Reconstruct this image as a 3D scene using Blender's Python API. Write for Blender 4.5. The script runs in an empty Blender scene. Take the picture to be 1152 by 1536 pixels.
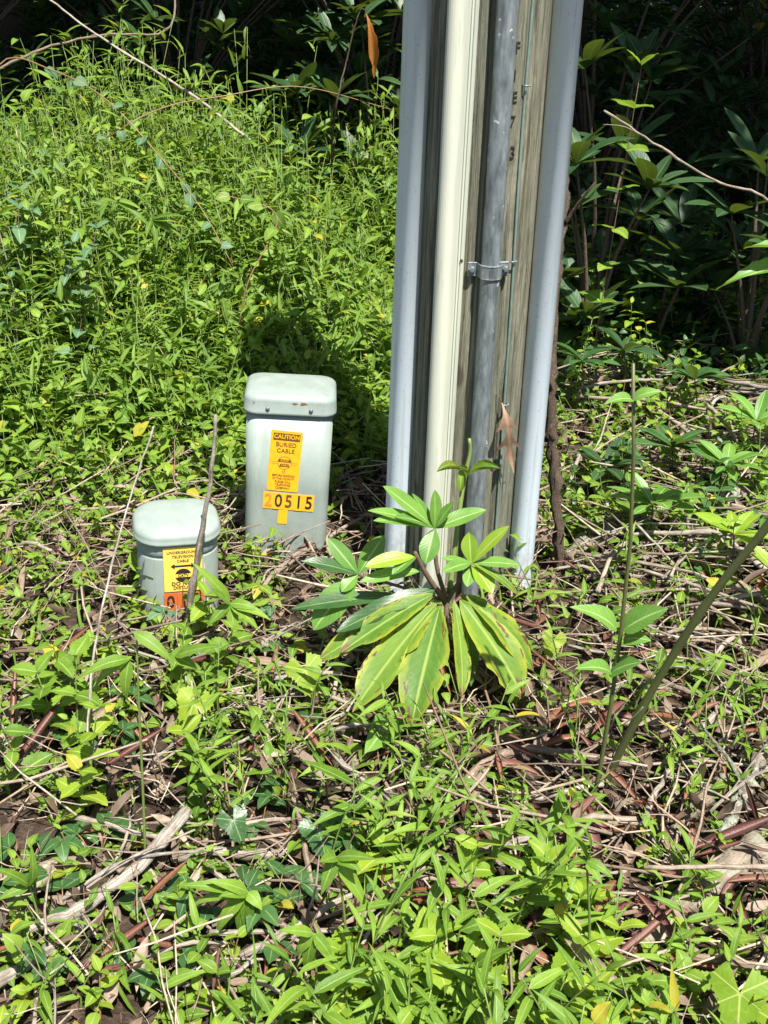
import bpy, math, random
import numpy as np
from mathutils import Vector, Matrix, noise as mnoise

rng = random.Random(7)
nrg = np.random.default_rng(7)
R = math.radians
scene = bpy.context.scene
col = scene.collection

# ------------------------------------------------------------------ camera
F_PX, PITCH, ROLL, HCAM = 1650.0, R(27.0), 0.0279, 1.42
Fv = Vector((0, math.cos(PITCH), -math.sin(PITCH)))
R0 = Vector((1, 0, 0)); U0 = Vector((0, math.sin(PITCH), math.cos(PITCH)))
Rv = R0 * math.cos(ROLL) + U0 * math.sin(ROLL)
Uv = U0 * math.cos(ROLL) - R0 * math.sin(ROLL)
CAM = Vector((0, 0, HCAM))
cam_d = bpy.data.cameras.new('camera'); cam = bpy.data.objects.new('camera', cam_d); col.objects.link(cam)
m = Matrix((Rv, Uv, -Fv)).transposed().to_4x4(); m.translation = CAM
cam.matrix_world = m
cam_d.sensor_fit = 'VERTICAL'; cam_d.sensor_height = 36; cam_d.lens = 36 * F_PX / 1536
cam_d.clip_start = 0.02; cam_d.clip_end = 1000
scene.camera = cam

# ------------------------------------------------------------------ sky, sun, exposure
SUN = Vector((0.19, -0.39, 0.90)).normalized()
w = bpy.data.worlds.new('World'); scene.world = w; w.use_nodes = True
nt = w.node_tree; nt.nodes.clear()
sky = nt.nodes.new('ShaderNodeTexSky'); sky.sky_type = 'NISHITA'; sky.sun_disc = False
sky.sun_elevation = math.asin(SUN.z); sky.sun_rotation = math.atan2(SUN.x, SUN.y)
bg = nt.nodes.new('ShaderNodeBackground'); bg.inputs['Strength'].default_value = 0.062
wo = nt.nodes.new('ShaderNodeOutputWorld')
nt.links.new(sky.outputs[0], bg.inputs[0]); nt.links.new(bg.outputs[0], wo.inputs[0])
sd = bpy.data.lights.new('sun', 'SUN'); sd.energy = 5.0; sd.angle = R(0.55); sd.color = (1.0, 0.96, 0.88)
so = bpy.data.objects.new('sun', sd); col.objects.link(so); so.location = (3, -3, 9)
so.rotation_euler = (-SUN).to_track_quat('-Z', 'Y').to_euler()
vs = scene.view_settings
vs.view_transform = 'Standard'; vs.look = 'None'; vs.gamma = 1.0; vs.use_curve_mapping = False
vs.exposure = 1.28
try:
    scene.cycles.max_bounces = 5; scene.cycles.diffuse_bounces = 3; scene.cycles.glossy_bounces = 2; scene.cycles.transmission_bounces = 3; scene.cycles.transparent_max_bounces = 4
    scene.cycles.use_denoising = True
except Exception:
    pass

# ------------------------------------------------------------------ pixel helpers (1152 x 1536 frame)
def ray(px, py):
    return (Fv * F_PX + Rv * (px - 576) + Uv * (768 - py)).normalized()
def P(px, py, y):
    d = ray(px, py); return CAM + d * (y / d.y)
def scale_at(p):
    return F_PX / max(0.05, (p - CAM).dot(Fv))      # pixels per metre
def sstep(a, b, x):
    t = np.clip((x - a) / (b - a), 0, 1); return t * t * (3 - 2 * t)
def terrain(x, y):
    x = np.asarray(x, float); y = np.asarray(y, float)
    left = 1 - sstep(-0.3, 0.8, x)
    rise = (0.07 + 0.08 * left) * np.clip(y - 2.9, 0, 3.2) + 0.05 * np.clip(y - 6.1, 0, 30)
    z = rise * sstep(2.7, 3.6, y)
    z = z + 0.06 * np.exp(-(((x + 0.06) / .12) ** 2 + ((y - 2.72) / .16) ** 2))
    z = z + 0.012 * np.sin(5.1 * x + 1.3) * np.sin(4.3 * y + .4) + 0.008 * np.sin(13 * x + 2 * y) * np.cos(11 * y - x) \
        + 0.004 * np.sin(31 * x + 7 * y) * np.sin(27 * y - 5 * x)
    return z
def tz(x, y): return float(terrain(x, y))
def G(px, py):
    d = ray(px, py); t = 0.6
    for _ in range(700):
        p = CAM + d * t
        if p.z <= tz(p.x, p.y): break
        t += 0.012
    return CAM + d * t
def ground(x, y, dz=0.0): return Vector((x, y, tz(x, y) + dz))

# ------------------------------------------------------------------ materials
class N:
    def __init__(s, name):
        s.m = bpy.data.materials.new(name); s.m.use_nodes = True
        s.t = s.m.node_tree; s.t.nodes.clear()
        s.out = s.t.nodes.new('ShaderNodeOutputMaterial')
    def n(s, typ, **kw):
        nd = s.t.nodes.new('ShaderNode' + typ)
        for k, v in kw.items(): setattr(nd, k, v)
        return nd
    def put(s, sock, v):
        if isinstance(v, bpy.types.NodeSocket): s.t.links.new(v, sock)
        elif v is not None:
            try: sock.default_value = v
            except Exception: sock.default_value = (*v, 1)
    def math(s, op, a, b=None, clamp=False):
        nd = s.n('Math', operation=op, use_clamp=clamp); s.put(nd.inputs[0], a)
        if b is not None: s.put(nd.inputs[1], b)
        return nd.outputs[0]
    def mix(s, f, a, b):
        nd = s.n('MixRGB'); s.put(nd.inputs[0], f); s.put(nd.inputs[1], c4(a)); s.put(nd.inputs[2], c4(b)); return nd.outputs[0]
    def ramp(s, f, stops):
        nd = s.n('ValToRGB'); s.put(nd.inputs[0], f); e = nd.color_ramp.elements
        while len(e) < len(stops): e.new(0.5)
        for el, (p, c) in zip(e, stops): el.position = p; el.color = c4(c)
        return nd.outputs[0]
    def noise(s, vec=None, scale=5, detail=4, rough=.6, w=None, dist=0):
        nd = s.n('TexNoise', noise_dimensions='4D' if w is not None else '3D')
        if vec is not None: s.put(nd.inputs['Vector'], vec)
        nd.inputs['Scale'].default_value = scale; nd.inputs['Detail'].default_value = detail
        nd.inputs['Roughness'].default_value = rough; nd.inputs['Distortion'].default_value = dist
        if w is not None: s.put(nd.inputs['W'], w)
        return nd.outputs[0]
    def maprange(s, v, a, b, c=0, d=1):
        nd = s.n('MapRange'); s.put(nd.inputs[0], v)
        for i, k in enumerate((a, b, c, d)): nd.inputs[1 + i].default_value = k
        return nd.outputs[0]
    def obj(s): return s.n('TexCoord').outputs['Object']
    def mapping(s, vec, sc):
        nd = s.n('Mapping'); s.put(nd.inputs[0], vec); nd.inputs['Scale'].default_value = sc; return nd.outputs[0]
    def bump(s, h, strength=.3, dist=.002):
        nd = s.n('Bump'); nd.inputs['Strength'].default_value = strength; nd.inputs['Distance'].default_value = dist
        s.put(nd.inputs['Height'], h); return nd.outputs[0]
    def rnd(s):
        a = s.n('Attribute', attribute_name='rnd').outputs['Fac']; o = s.n('ObjectInfo').outputs['Random']
        return s.math('FRACT', s.math('ADD', a, o))
    def bsdf(s, color, rough=.5, normal=None, spec=.5, metal=0.0):
        nd = s.n('BsdfPrincipled'); s.put(nd.inputs['Base Color'], c4(color)); s.put(nd.inputs['Roughness'], rough)
        s.put(nd.inputs['Specular IOR Level'], spec); s.put(nd.inputs['Metallic'], metal)
        if normal is not None: s.put(nd.inputs['Normal'], normal)
        return nd.outputs[0]
    def done(s, sh): s.t.links.new(sh, s.out.inputs[0]); return s.m
def c4(c):
    if isinstance(c, bpy.types.NodeSocket) or c is None: return c
    return (*c, 1) if len(c) == 3 else c

def leaf_mat(name, dark, light, vein, rough=.42, trans=.35, old=.0, yellow=.04, spec=.45):
    k = N(name); uv = k.n('UVMap', uv_map='UVMap').outputs[0]
    sep = k.n('SeparateXYZ'); k.put(sep.inputs[0], uv); U, V = sep.outputs[0], sep.outputs[1]
    u2 = k.math('MULTIPLY', k.math('ABSOLUTE', k.math('SUBTRACT', U, .5)), 2)
    r = k.rnd(); w = k.math('MULTIPLY', r, 37)
    nz = k.noise(k.obj(), 45, 3, w=w)
    nu = k.noise(uv, 3.2, 4, w=w)
    low = k.noise(k.obj(), 3.2, 3)
    f = k.math('ADD', k.math('MULTIPLY', r, .7), k.math('MULTIPLY', k.math('SUBTRACT', nz, .5), .6))
    f = k.math('ADD', f, k.math('MULTIPLY', k.math('SUBTRACT', low, .5), 1.3), clamp=True)
    c = k.mix(f, dark, light)
    c = k.mix(k.maprange(k.math('FRACT', k.math('MULTIPLY', r, 7.31)), 1 - yellow, 1.0 - yellow * .6), c, (.42, .36, .035))
    if old:
        e = k.math('ADD', k.math('MULTIPLY', u2, .6), k.math('MULTIPLY', k.noise(uv, 6, 5, .7, w=w), .9))
        c = k.mix(k.maprange(e, .78, 1.12, 0, old), c, (.46, .44, .035))
        tip = k.math('ADD', k.math('MULTIPLY', V, .8), k.math('MULTIPLY', nu, .55))
        c = k.mix(k.maprange(tip, 1.0, 1.05), c, (.15, .06, .04))
        sp = k.noise(uv, 7.5, 2, w=w)
        c = k.mix(k.maprange(k.math('ADD', sp, k.math('MULTIPLY', u2, .16)), .72, .75), c, (.12, .05, .025))
    lat = k.math('SINE', k.math('ADD', k.math('MULTIPLY', V, 62), k.math('MULTIPLY', u2, -16)))
    latf = k.maprange(lat, .8, 1.0, 0, .10 if old else .17)
    c = k.mix(latf, c, vein)
    mr = k.maprange(u2, .10, .03, 0, .85)
    c = k.mix(mr, c, vein)
    nrm = k.bump(k.math('ADD', k.math('MULTIPLY', lat, -.15), k.math('ADD', k.math('MULTIPLY', mr, -.8), nu)), .25, .0015)
    p = k.bsdf(c, k.maprange(nz, .3, .7, rough - .08, rough + .1), nrm, spec)
    t = k.n('BsdfTranslucent'); k.put(t.inputs[0], k.mix(.5, c, (.30, .42, .03))); 
    mx = k.n('MixShader'); mx.inputs[0].default_value = trans
    k.t.links.new(p, mx.inputs[1]); k.t.links.new(t.outputs[0], mx.inputs[2])
    return k.done(mx.outputs[0])

M = {}
M['weed'] = leaf_mat('narrow_leaf', (.085, .175, .015), (.24, .38, .04), (.32, .46, .15), .5, .42, spec=.3, yellow=.015)
M['weed_back'] = leaf_mat('back_weed_leaf', (.075, .16, .02), (.27, .41, .06), (.38, .5, .16), .5, .48, yellow=.015, spec=.3)
M['ovate'] = leaf_mat('broad_leaf', (.09, .19, .02), (.27, .40, .045), (.4, .5, .15), .5, .45, yellow=.035, spec=.3)
M['lime'] = leaf_mat('lime_leaf', (.17, .30, .02), (.33, .43, .035), (.48, .55, .16), .52, .48, spec=.3)
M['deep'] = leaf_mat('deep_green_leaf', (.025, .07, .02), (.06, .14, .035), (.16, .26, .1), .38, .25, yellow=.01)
M['blue'] = leaf_mat('bluish_leaf', (.05, .12, .055), (.13, .22, .11), (.25, .34, .2), .55, .25, yellow=.0, spec=.25)
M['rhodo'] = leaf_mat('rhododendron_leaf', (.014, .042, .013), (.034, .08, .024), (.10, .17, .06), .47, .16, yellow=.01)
M['rhodo_young'] = leaf_mat('young_rhododendron_leaf', (.09, .22, .035), (.19, .36, .06), (.4, .52, .2), .42, .38, yellow=0)
M['rhodo_lime'] = leaf_mat('lime_rhododendron_leaf', (.2, .34, .025), (.33, .46, .04), (.5, .58, .2), .34, .42, yellow=0)
M['rhodo_old'] = leaf_mat('old_rhododendron_leaf', (.075, .175, .02), (.20, .31, .04), (.32, .41, .1), .52, .4, old=.6, yellow=0, spec=.3)
M['canopy'] = leaf_mat('canopy_leaf', (.035, .09, .012), (.08, .16, .025), (.14, .22, .06), .45, .3)

def dead_mat(name, stops, rough=.65, trans=.12):
    k = N(name); r = k.rnd(); nz = k.noise(k.obj(), 60, 4, w=k.math('MULTIPLY', r, 31))
    c = k.ramp(r, stops); c = k.mix(k.maprange(nz, .35, .75, 0, .6), c, (.05, .025, .015))
    uv = k.n('UVMap', uv_map='UVMap').outputs[0]; sep = k.n('SeparateXYZ'); k.put(sep.inputs[0], uv)
    u2 = k.math('MULTIPLY', k.math('ABSOLUTE', k.math('SUBTRACT', sep.outputs[0], .5)), 2)
    c = k.mix(k.maprange(u2, .1, .03, 0, .4), c, (.4, .26, .16))
    p = k.bsdf(c, rough, k.bump(nz, .5, .002), .35)
    t = k.n('BsdfTranslucent'); k.put(t.inputs[0], c)
    mx = k.n('MixShader'); mx.inputs[0].default_value = trans
    k.t.links.new(p, mx.inputs[1]); k.t.links.new(t.outputs[0], mx.inputs[2])
    return k.done(mx.outputs[0])
M['litter'] = dead_mat('leaf_litter', [(0, (.07, .04, .028)), (.25, (.15, .10, .07)), (.5, (.28, .215, .15)), (.75, (.09, .052, .036)), (1, (.38, .31, .235))])
M['dead_red'] = dead_mat('curled_dead_leaf', [(0, (.11, .045, .04)), (.35, (.17, .07, .055)), (.6, (.22, .095, .055)), (.85, (.25, .11, .055)), (1, (.14, .07, .065))], .42, .06)
M['oak'] = dead_mat('dry_oak_leaf', [(0, (.20, .125, .085)), (1, (.24, .15, .10))], .6, .1)
M['orange'] = dead_mat('orange_dry_leaf', [(0, (.55, .22, .04)), (1, (.5, .2, .04))], .5, .3)

def bark_mat(name, stops, scale=40, bump=.6, lichen=0):
    k = N(name); r = k.rnd(); o = k.obj(); uv = k.n('UVMap', uv_map='UVMap').outputs[0]
    w = k.math('MULTIPLY', r, 19)
    gr = k.noise(k.mapping(uv, (9, 14, 1)), 1.0, 5, .7, w=w, dist=.6)
    nz = k.noise(o, scale, 5, .65, w=w); fine = k.noise(o, scale * 5, 3)
    c = k.ramp(r, stops); c = k.mix(k.maprange(gr, .42, .62, 0, .8), c, (.07, .05, .036)); c = k.mix(k.maprange(nz, .45, .7, 0, .7), c, (.10, .075, .055))
    c = k.mix(k.maprange(fine, .55, .75, 0, .3), c, (.46, .42, .36))
    if lichen:
        l = k.noise(o, 34, 5, .75); c = k.mix(k.maprange(l, .5, .56, 0, lichen), c, (.30, .34, .27))
    return k.done(k.bsdf(c, .85, k.bump(k.math('ADD', k.math('ADD', nz, gr), k.math('MULTIPLY', fine, .5)), bump, .004), .2))
M['stick'] = bark_mat('dry_stick', [(0, (.34, .27, .20)), (.3, (.44, .37, .30)), (.55, (.26, .18, .12)), (.8, (.48, .42, .36)), (1, (.20, .13, .09))])
M['straw'] = bark_mat('straw', [(0, (.36, .28, .19)), (.3, (.52, .44, .34)), (.5, (.20, .13, .085)), (.75, (.44, .37, .29)), (1, (.12, .07, .05))], 80, .3)
M['grey_wood'] = bark_mat('weathered_grey_wood', [(0, (.36, .32, .27)), (1, (.44, .40, .34))], 30, .8)
M['log'] = bark_mat('log_bark', [(0, (.22, .18, .135)), (1, (.27, .22, .165))], 34, 1.0, .4)
M['lichen'] = bark_mat('lichen_wood', [(0, (.2, .17, .13)), (1, (.26, .22, .17))], 40, 1.0, .8)
M['dark_bark'] = bark_mat('dark_bark', [(0, (.06, .042, .03)), (1, (.10, .07, .048))], 55, 1.0)
M['brown_stem'] = bark_mat('brown_stem', [(0, (.13, .08, .05)), (1, (.2, .12, .07))], 60, .5)
def stem_mat(name, a, b):
    k = N(name); r = k.rnd(); nz = k.noise(k.obj(), 40, 3)
    return k.done(k.bsdf(k.mix(k.math('MULTIPLY', k.math('ADD', r, nz), .5), a, b), .45, k.bump(nz, .2), .4))
M['stem'] = stem_mat('green_stem', (.07, .13, .025), (.17, .22, .06))
M['olive_stem'] = stem_mat('olive_stem', (.035, .05, .015), (.10, .105, .04))
M['red_stem'] = stem_mat('reddish_stem', (.16, .07, .04), (.24, .15, .07))

# ------------------------------------------------------------------ mesh helpers
def new_mesh(name, verts, faces, mats, uvs=None, smooth=True):
    me = bpy.data.meshes.new(name); me.from_pydata([tuple(v) for v in verts], [], faces)
    for mm in (mats if isinstance(mats, (list, tuple)) else [mats]): me.materials.append(mm)
    if uvs is not None:
        l = me.uv_layers.new(name='UVMap'); idx = np.zeros(len(me.loops), np.int32); me.loops.foreach_get('vertex_index', idx)
        l.data.foreach_set('uv', np.asarray(uvs, np.float32)[idx].ravel())
    if smooth: me.polygons.foreach_set('use_smooth', [True] * len(me.polygons))
    me.update(); return me
def link(name, data, parent=None, mw=None):
    o = bpy.data.objects.new(name, data); col.objects.link(o)
    if parent is not None: o.parent = parent
    if mw is not None: o.matrix_local = mw if parent is not None else mw
    return o
def tag(o, label, cat, group=None, kind=None):
    if label: o['label'] = label
    if cat: o['category'] = cat
    if group: o['group'] = group
    if kind: o['kind'] = kind
    return o
def empty(name, loc, label, cat, group=None, rot=(0, 0, 0)):
    o = bpy.data.objects.new(name, None); col.objects.link(o); o.location = loc; o.rotation_euler = rot
    o.empty_display_size = .05
    return tag(o, label, cat, group)
def smooth_path(pts, n):
    """Catmull-Rom through pts"""
    p = [Vector(q) for q in pts]
    if len(p) == 2: return [p[0].lerp(p[1], i / (n - 1)) for i in range(n)]
    p = [p[0] * 2 - p[1]] + p + [p[-1] * 2 - p[-2]]; segs = len(p) - 3; out = []
    for i in range(n):
        t = i / (n - 1) * segs; s = min(int(t), segs - 1); t -= s
        a, b, c, d = p[s:s + 4]
        out.append(.5 * ((2 * b) + (c - a) * t + (2 * a - 5 * b + 4 * c - d) * t * t + (3 * b - a - 3 * c + d) * t ** 3))
    return out
def tube(pts, radii, sides=6, wob=0.0, off=0):
    V, Fc = [], []; n = len(pts)
    if not hasattr(radii, '__len__'): radii = [radii] * n
    ref = Vector((0.13, .21, .97)); prev = None
    for i, p in enumerate(pts):
        t = (pts[min(i + 1, n - 1)] - pts[max(i - 1, 0)])
        t = t.normalized() if t.length > 1e-9 else Vector((0, 0, 1))
        if prev is None: a = t.cross(ref if abs(t.dot(ref)) < .95 else Vector((1, 0, 0))).normalized()
        else: a = (prev - t * prev.dot(t)).normalized()
        prev = a; b = t.cross(a)
        for s in range(sides):
            an = 2 * math.pi * s / sides
            rr = radii[i] * (1 + (wob * mnoise.noise(p * 60 + Vector((math.cos(an), math.sin(an), 0)) * 1.5) if wob else 0))
            V.append(p + (a * math.cos(an) + b * math.sin(an)) * rr)
    for i in range(n - 1):
        for s in range(sides):
            s2 = (s + 1) % sides
            Fc.append((off + i * sides + s, off + i * sides + s2, off + (i + 1) * sides + s2, off + (i + 1) * sides + s))
    Fc.append(tuple(off + s for s in reversed(range(sides)))); Fc.append(tuple(off + (n - 1) * sides + s for s in range(sides)))
    return V, Fc
def multi_tube(list_, sides=6, wob=0.0):
    V, Fc = [], []
    for pts, rad in list_:
        v, f = tube(pts, rad, sides, wob, len(V)); V += v; Fc += f
    return V, Fc

# ---- leaf templates: unit length along +Y, normal +Z
PROF = {
    'lance': lambda t: math.sin(math.pi * t ** .62) ** 1.0 * (1 - .25 * t),
    'bamboo': lambda t: min(1, t * 5 + .05) * (1 - t ** 2.2),
    'ovate': lambda t: math.sin(math.pi * t ** .72) ** .8,
    'rhodo': lambda t: (math.sin(math.pi * t ** 1.15) ** .72) if 0 < t < 1 else 0,
    'heart': lambda t: (max(0, math.sin(math.pi * (t * .82 + .18) ** 1.0)) ** .8) * (1 - .2 * t) if t > 0 else .35,
}
WID = {'lance': .115, 'bamboo': .085, 'ovate': .25, 'rhodo': .15, 'heart': .42}
def make_leaf(kind, rows=7, cols=1, droop=.25, fold=.25, wave=0., tooth=0., bites=0, seed=0, wid=None, roll=0., arc=False):
    r = random.Random(seed); W = wid or WID[kind]; V, UV, Fc = [], [], []
    bt = [(r.choice((-1, 1)), r.uniform(.35, .92), r.uniform(.03, .07), r.uniform(.25, .7)) for _ in range(bites)]
    twist = r.uniform(-.25, .25)
    for i in range(rows + 1):
        t = i / rows; hw = W * max(0.012, PROF[kind](min(max(t, .001), .999)))
        ang = droop * t; yy = t * (1 - .18 * droop * t); zz = -droop * t * t * .62 + (.12 * droop * t)
        if arc: yy = t; zz = droop * .75 * (t - t * t)
        tw = twist * t
        for j in range(-cols, cols + 1):
            u = j / cols; e = hw * abs(u)
            if abs(u) == 1:
                if tooth: e *= 1 - tooth * (i % 2)
                for s, bc, bw, bd in bt:
                    if s == (1 if u > 0 else -1): e *= 1 - bd * math.exp(-((t - bc) / bw) ** 2)
                if wave: e *= 1 + .5 * wave * mnoise.noise(Vector((t * 9, u * 3, seed)))
            x = math.copysign(e, u); z = zz + fold * e + wave * W * .7 * math.sin(t * 9 + seed + u) * abs(u)
            if roll:
                a = roll * u; x = hw * math.sin(a) / max(roll, .01) * 1.0; z = zz + hw * (1 - math.cos(a)) / max(roll, .01)
            V.append((x * math.cos(tw) - (z - zz) * math.sin(tw), yy, zz + x * math.sin(tw) + (z - zz) * math.cos(tw)))
            UV.append((.5 + .5 * u, t))
    c = 2 * cols + 1
    for i in range(rows):
        for j in range(c - 1):
            Fc.append((i * c + j, i * c + j + 1, (i + 1) * c + j + 1, (i + 1) * c + j))
    return V, Fc, UV
def make_grape(seed=0, n=46):
    """lobed, toothed, heart-based leaf as rings from its petiole point"""
    r = random.Random(seed); V, UV, Fc = [(0, 0, 0)], [(.5, 0)], []
    rings = 3
    for k in range(1, rings + 1):
        for i in range(n + 1):
            a = -math.pi * .86 + 2 * math.pi * .86 * i / n       # 0 = towards the tip
            rad = .56 * (1 + .30 * max(0, math.cos(a)) ** 3 + .18 * math.cos(3 * a) * (1 if abs(a) < 2.2 else .4)) * (1 - .10 * (i % 2 if k == rings else 0))
            q = rad * k / rings
            x, y = q * math.sin(a) * .95, q * math.cos(a)
            z = -.16 * (x * x + y * y) + .05 * math.sin(3 * a + seed) * k / rings
            V.append((x, y + .0, z)); UV.append((.5 + .5 * math.sin(a * 3.0) * k / rings * (1 if k else 0), k / rings * .5))
    for i in range(n): Fc.append((0, 1 + i + 1, 1 + i))
    for k in range(rings - 1):
        b = 1 + k * (n + 1)
        for i in range(n): Fc.append((b + i, b + i + 1, b + n + 1 + i + 1, b + n + 1 + i))
    return V, Fc, UV
LEAF = {}     # (kind, material) -> list of shared meshes
def leaf_meshes(kind, matk):
    if (kind, matk) not in LEAF:
        out = []
        for s in range(4):
            if kind == 'grape': g = make_grape(s)
            elif kind == 'tooth': g = make_leaf('ovate', 16, 2, .2 + .12 * s, .22, .12, .14, 0, s, .30)
            elif kind == 'heart': g = make_leaf('heart', 9, 2, .15 + .1 * s, .12, .05, 0, 0, s)
            elif kind == 'rhodo': g = make_leaf('rhodo', 9, 2, .1 + .14 * s, .28, .04, 0, 0, s)
            else: g = make_leaf(kind, 8, 1, (.15, .35, .55, .8)[s], .3, .06, 0, 0, s)
            out.append(new_mesh(kind + '_leaf', g[0], g[1], M[matk], g[2]))
        LEAF[(kind, matk)] = out
    return LEAF[(kind, matk)]
def frame(p, d, up=Vector((0, 0, 1)), L=1.0, W=None):
    y = d.normalized(); x = y.cross(up)
    if x.length < 1e-4: x = y.cross(Vector((1, .2, 0)))
    x.normalize(); z = x.cross(y); W = L if W is None else W
    m = Matrix.Identity(4)
    for r in range(3): m[r][0] = x[r] * W; m[r][1] = y[r] * L; m[r][2] = z[r] * L; m[r][3] = p[r]
    return m

# ---- numpy merging of many template copies into one mesh
class Tmpl:
    def __init__(s, V, Fc, UV=None, mi=0):
        s.v = np.array([tuple(q) for q in V], np.float32); s.lt = np.array([len(f) for f in Fc], np.int32)
        s.li = np.concatenate([np.array(f, np.int32) for f in Fc])
        s.uv = np.array(UV if UV is not None else [(.9, .5)] * len(V), np.float32)[s.li]; s.mi = mi
def merged(name, items, mats):
    """items: list of (Tmpl, matrices (n,4,4)); -> mesh"""
    VS, LI, LT, UVS, RN, MI = [], [], [], [], [], []; off = 0
    for t, ms in items:
        ms = np.asarray(ms, np.float32)
        if len(ms) == 0: continue
        n = len(ms); k = len(t.v)
        v = np.einsum('nij,kj->nki', ms[:, :3, :3], t.v) + ms[:, None, :3, 3]
        VS.append(v.reshape(-1, 3)); LI.append((t.li[None, :] + (off + np.arange(n, dtype=np.int32) * k)[:, None]).ravel())
        LT.append(np.tile(t.lt, n)); UVS.append(np.tile(t.uv, (n, 1))); RN.append(np.repeat(nrg.random(n).astype(np.float32), k))
        MI.append(np.full(n * len(t.lt), t.mi, np.int32)); off += n * k
    VS = np.concatenate(VS); LI = np.concatenate(LI); LT = np.concatenate(LT); MI = np.concatenate(MI)
    me = bpy.data.meshes.new(name); me.vertices.add(len(VS)); me.vertices.foreach_set('co', VS.ravel())
    me.loops.add(len(LI)); me.loops.foreach_set('vertex_index', LI)
    me.polygons.add(len(LT)); me.polygons.foreach_set('loop_start', np.concatenate([[0], np.cumsum(LT)[:-1]]).astype(np.int32))
    me.polygons.foreach_set('material_index', MI); me.polygons.foreach_set('use_smooth', np.ones(len(LT), bool))
    for mm in mats: me.materials.append(mm)
    l = me.uv_layers.new(name='UVMap'); l.data.foreach_set('uv', np.concatenate(UVS).ravel())
    a = me.attributes.new('rnd', 'FLOAT', 'POINT'); a.data.foreach_set('value', np.concatenate(RN))
    me.update(calc_edges=True); me.validate(); return me
def rand_mats(pts, tilt, lmin, lmax, wf=(1, 1), up=None):
    """matrices at pts (n,3) with random yaw, tilt about level, length"""
    n = len(pts); yaw = nrg.uniform(0, 2 * np.pi, n); ti = nrg.normal(0, tilt, n); ro = nrg.normal(0, tilt, n)
    L = nrg.uniform(lmin, lmax, n); Wd = L * nrg.uniform(wf[0], wf[1], n)
    d = np.stack([np.cos(yaw) * np.cos(ti), np.sin(yaw) * np.cos(ti), np.sin(ti)], 1)
    side = np.stack([np.sin(yaw), -np.cos(yaw), np.zeros(n)], 1); upv = np.cross(side, d)
    x = side * np.cos(ro)[:, None] + upv * np.sin(ro)[:, None]; z = np.cross(x, d)
    m = np.zeros((n, 4, 4), np.float32); m[:, :3, 0] = x * Wd[:, None]; m[:, :3, 1] = d * L[:, None]; m[:, :3, 2] = z * L[:, None]
    m[:, :3, 3] = pts; m[:, 3, 3] = 1; return m
LOW = {k: [Tmpl(*make_leaf(k, 4, 1, d, .3, 0, 0, 0, i)) for i, d in enumerate((.2, .45, .75))] for k in ('lance', 'bamboo', 'ovate', 'heart', 'rhodo')}

# ================================================================== THE SETTING
def axis_coords(parts):
    out = []
    for a, b, s in parts: out += list(np.arange(a, b, s))
    return np.array(out + [parts[-1][1]])
gx = axis_coords([(-200, -20, 20), (-20, -4, 1.6), (-4, -1.8, .2), (-1.8, 1.9, .03), (1.9, 4, .2), (4, 20, 1.6), (20, 200, 20)])
gy = axis_coords([(-40, -4, 6), (-4, .6, .4), (.6, 5.6, .03), (5.6, 10, .25), (10, 40, 3), (40, 300, 26)])
XX, YY = np.meshgrid(gx, gy); ZZ = terrain(XX, YY) + (np.abs(XX) < 2) * 0
near = (np.abs(XX) < 1.9) & (YY > .6) & (YY < 5.6)
ZZ = ZZ + near * nrg.normal(0, .003, XX.shape)
gv = np.stack([XX.ravel(), YY.ravel(), ZZ.ravel()], 1); nx = len(gx)
gf = [(j * nx + i, j * nx + i + 1, (j + 1) * nx + i + 1, (j + 1) * nx + i) for j in range(len(gy) - 1) for i in range(nx - 1)]
k = N('forest_soil'); o_ = k.obj(); n1 = k.noise(o_, 9, 6, .7); n2 = k.noise(o_, 70, 5, .7); n3 = k.noise(o_, 260, 3, .6)
c = k.ramp(n1, [(.3, (.02, .013, .009)), (.5, (.04, .027, .019)), (.7, (.075, .053, .038))])
c = k.mix(k.maprange(n2, .48, .62, 0, .7), c, (.11, .08, .058)); c = k.mix(k.maprange(n3, .55, .7, 0, .5), c, (.035, .02, .014))
M['soil'] = k.done(k.bsdf(c, .95, k.bump(k.math('ADD', n2, n3), .9, .008), .15))
tag(link('ground', new_mesh('ground', gv, gf, M['soil'])), 'brown leaf littered forest ground', None, None, 'structure')

def scatter(n, x0, x1, y0, y1, dz=(0, .01), dens=None):
    x = nrg.uniform(x0, x1, n); y = nrg.uniform(y0, y1, n)
    if dens is not None:
        keep = nrg.random(n) < dens(x, y); x, y = x[keep], y[keep]
    return np.stack([x, y, terrain(x, y) + nrg.uniform(dz[0], dz[1], len(x))], 1)
# leaf litter, one uncountable layer
lit = []
for s in range(4):
    t = Tmpl(*make_leaf('ovate', 4, 1, (.3, -.7, 1.0, -1.2)[s], (.7, 1.3, -.7, .4)[s], .5, 0, 0, s))
    lit.append((t, rand_mats(scatter(2700, -1.7, 1.9, .9, 5.2, (.004, .045)), .6, .018, .05)))
for s in range(2):
    t = Tmpl(*make_leaf('rhodo', 5, 1, (.3, -.3)[s], .6, .1, 0, 0, s, roll=1.6))
    lit.append((t, rand_mats(scatter(800, -1.7, 1.9, .9, 5.2, (.01, .06)), .35, .05, .12)))
tag(link('leaf_litter', merged('leaf_litter', lit, [M['litter']])), 'dry brown leaf litter covering the ground', None, None, 'stuff')
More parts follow.
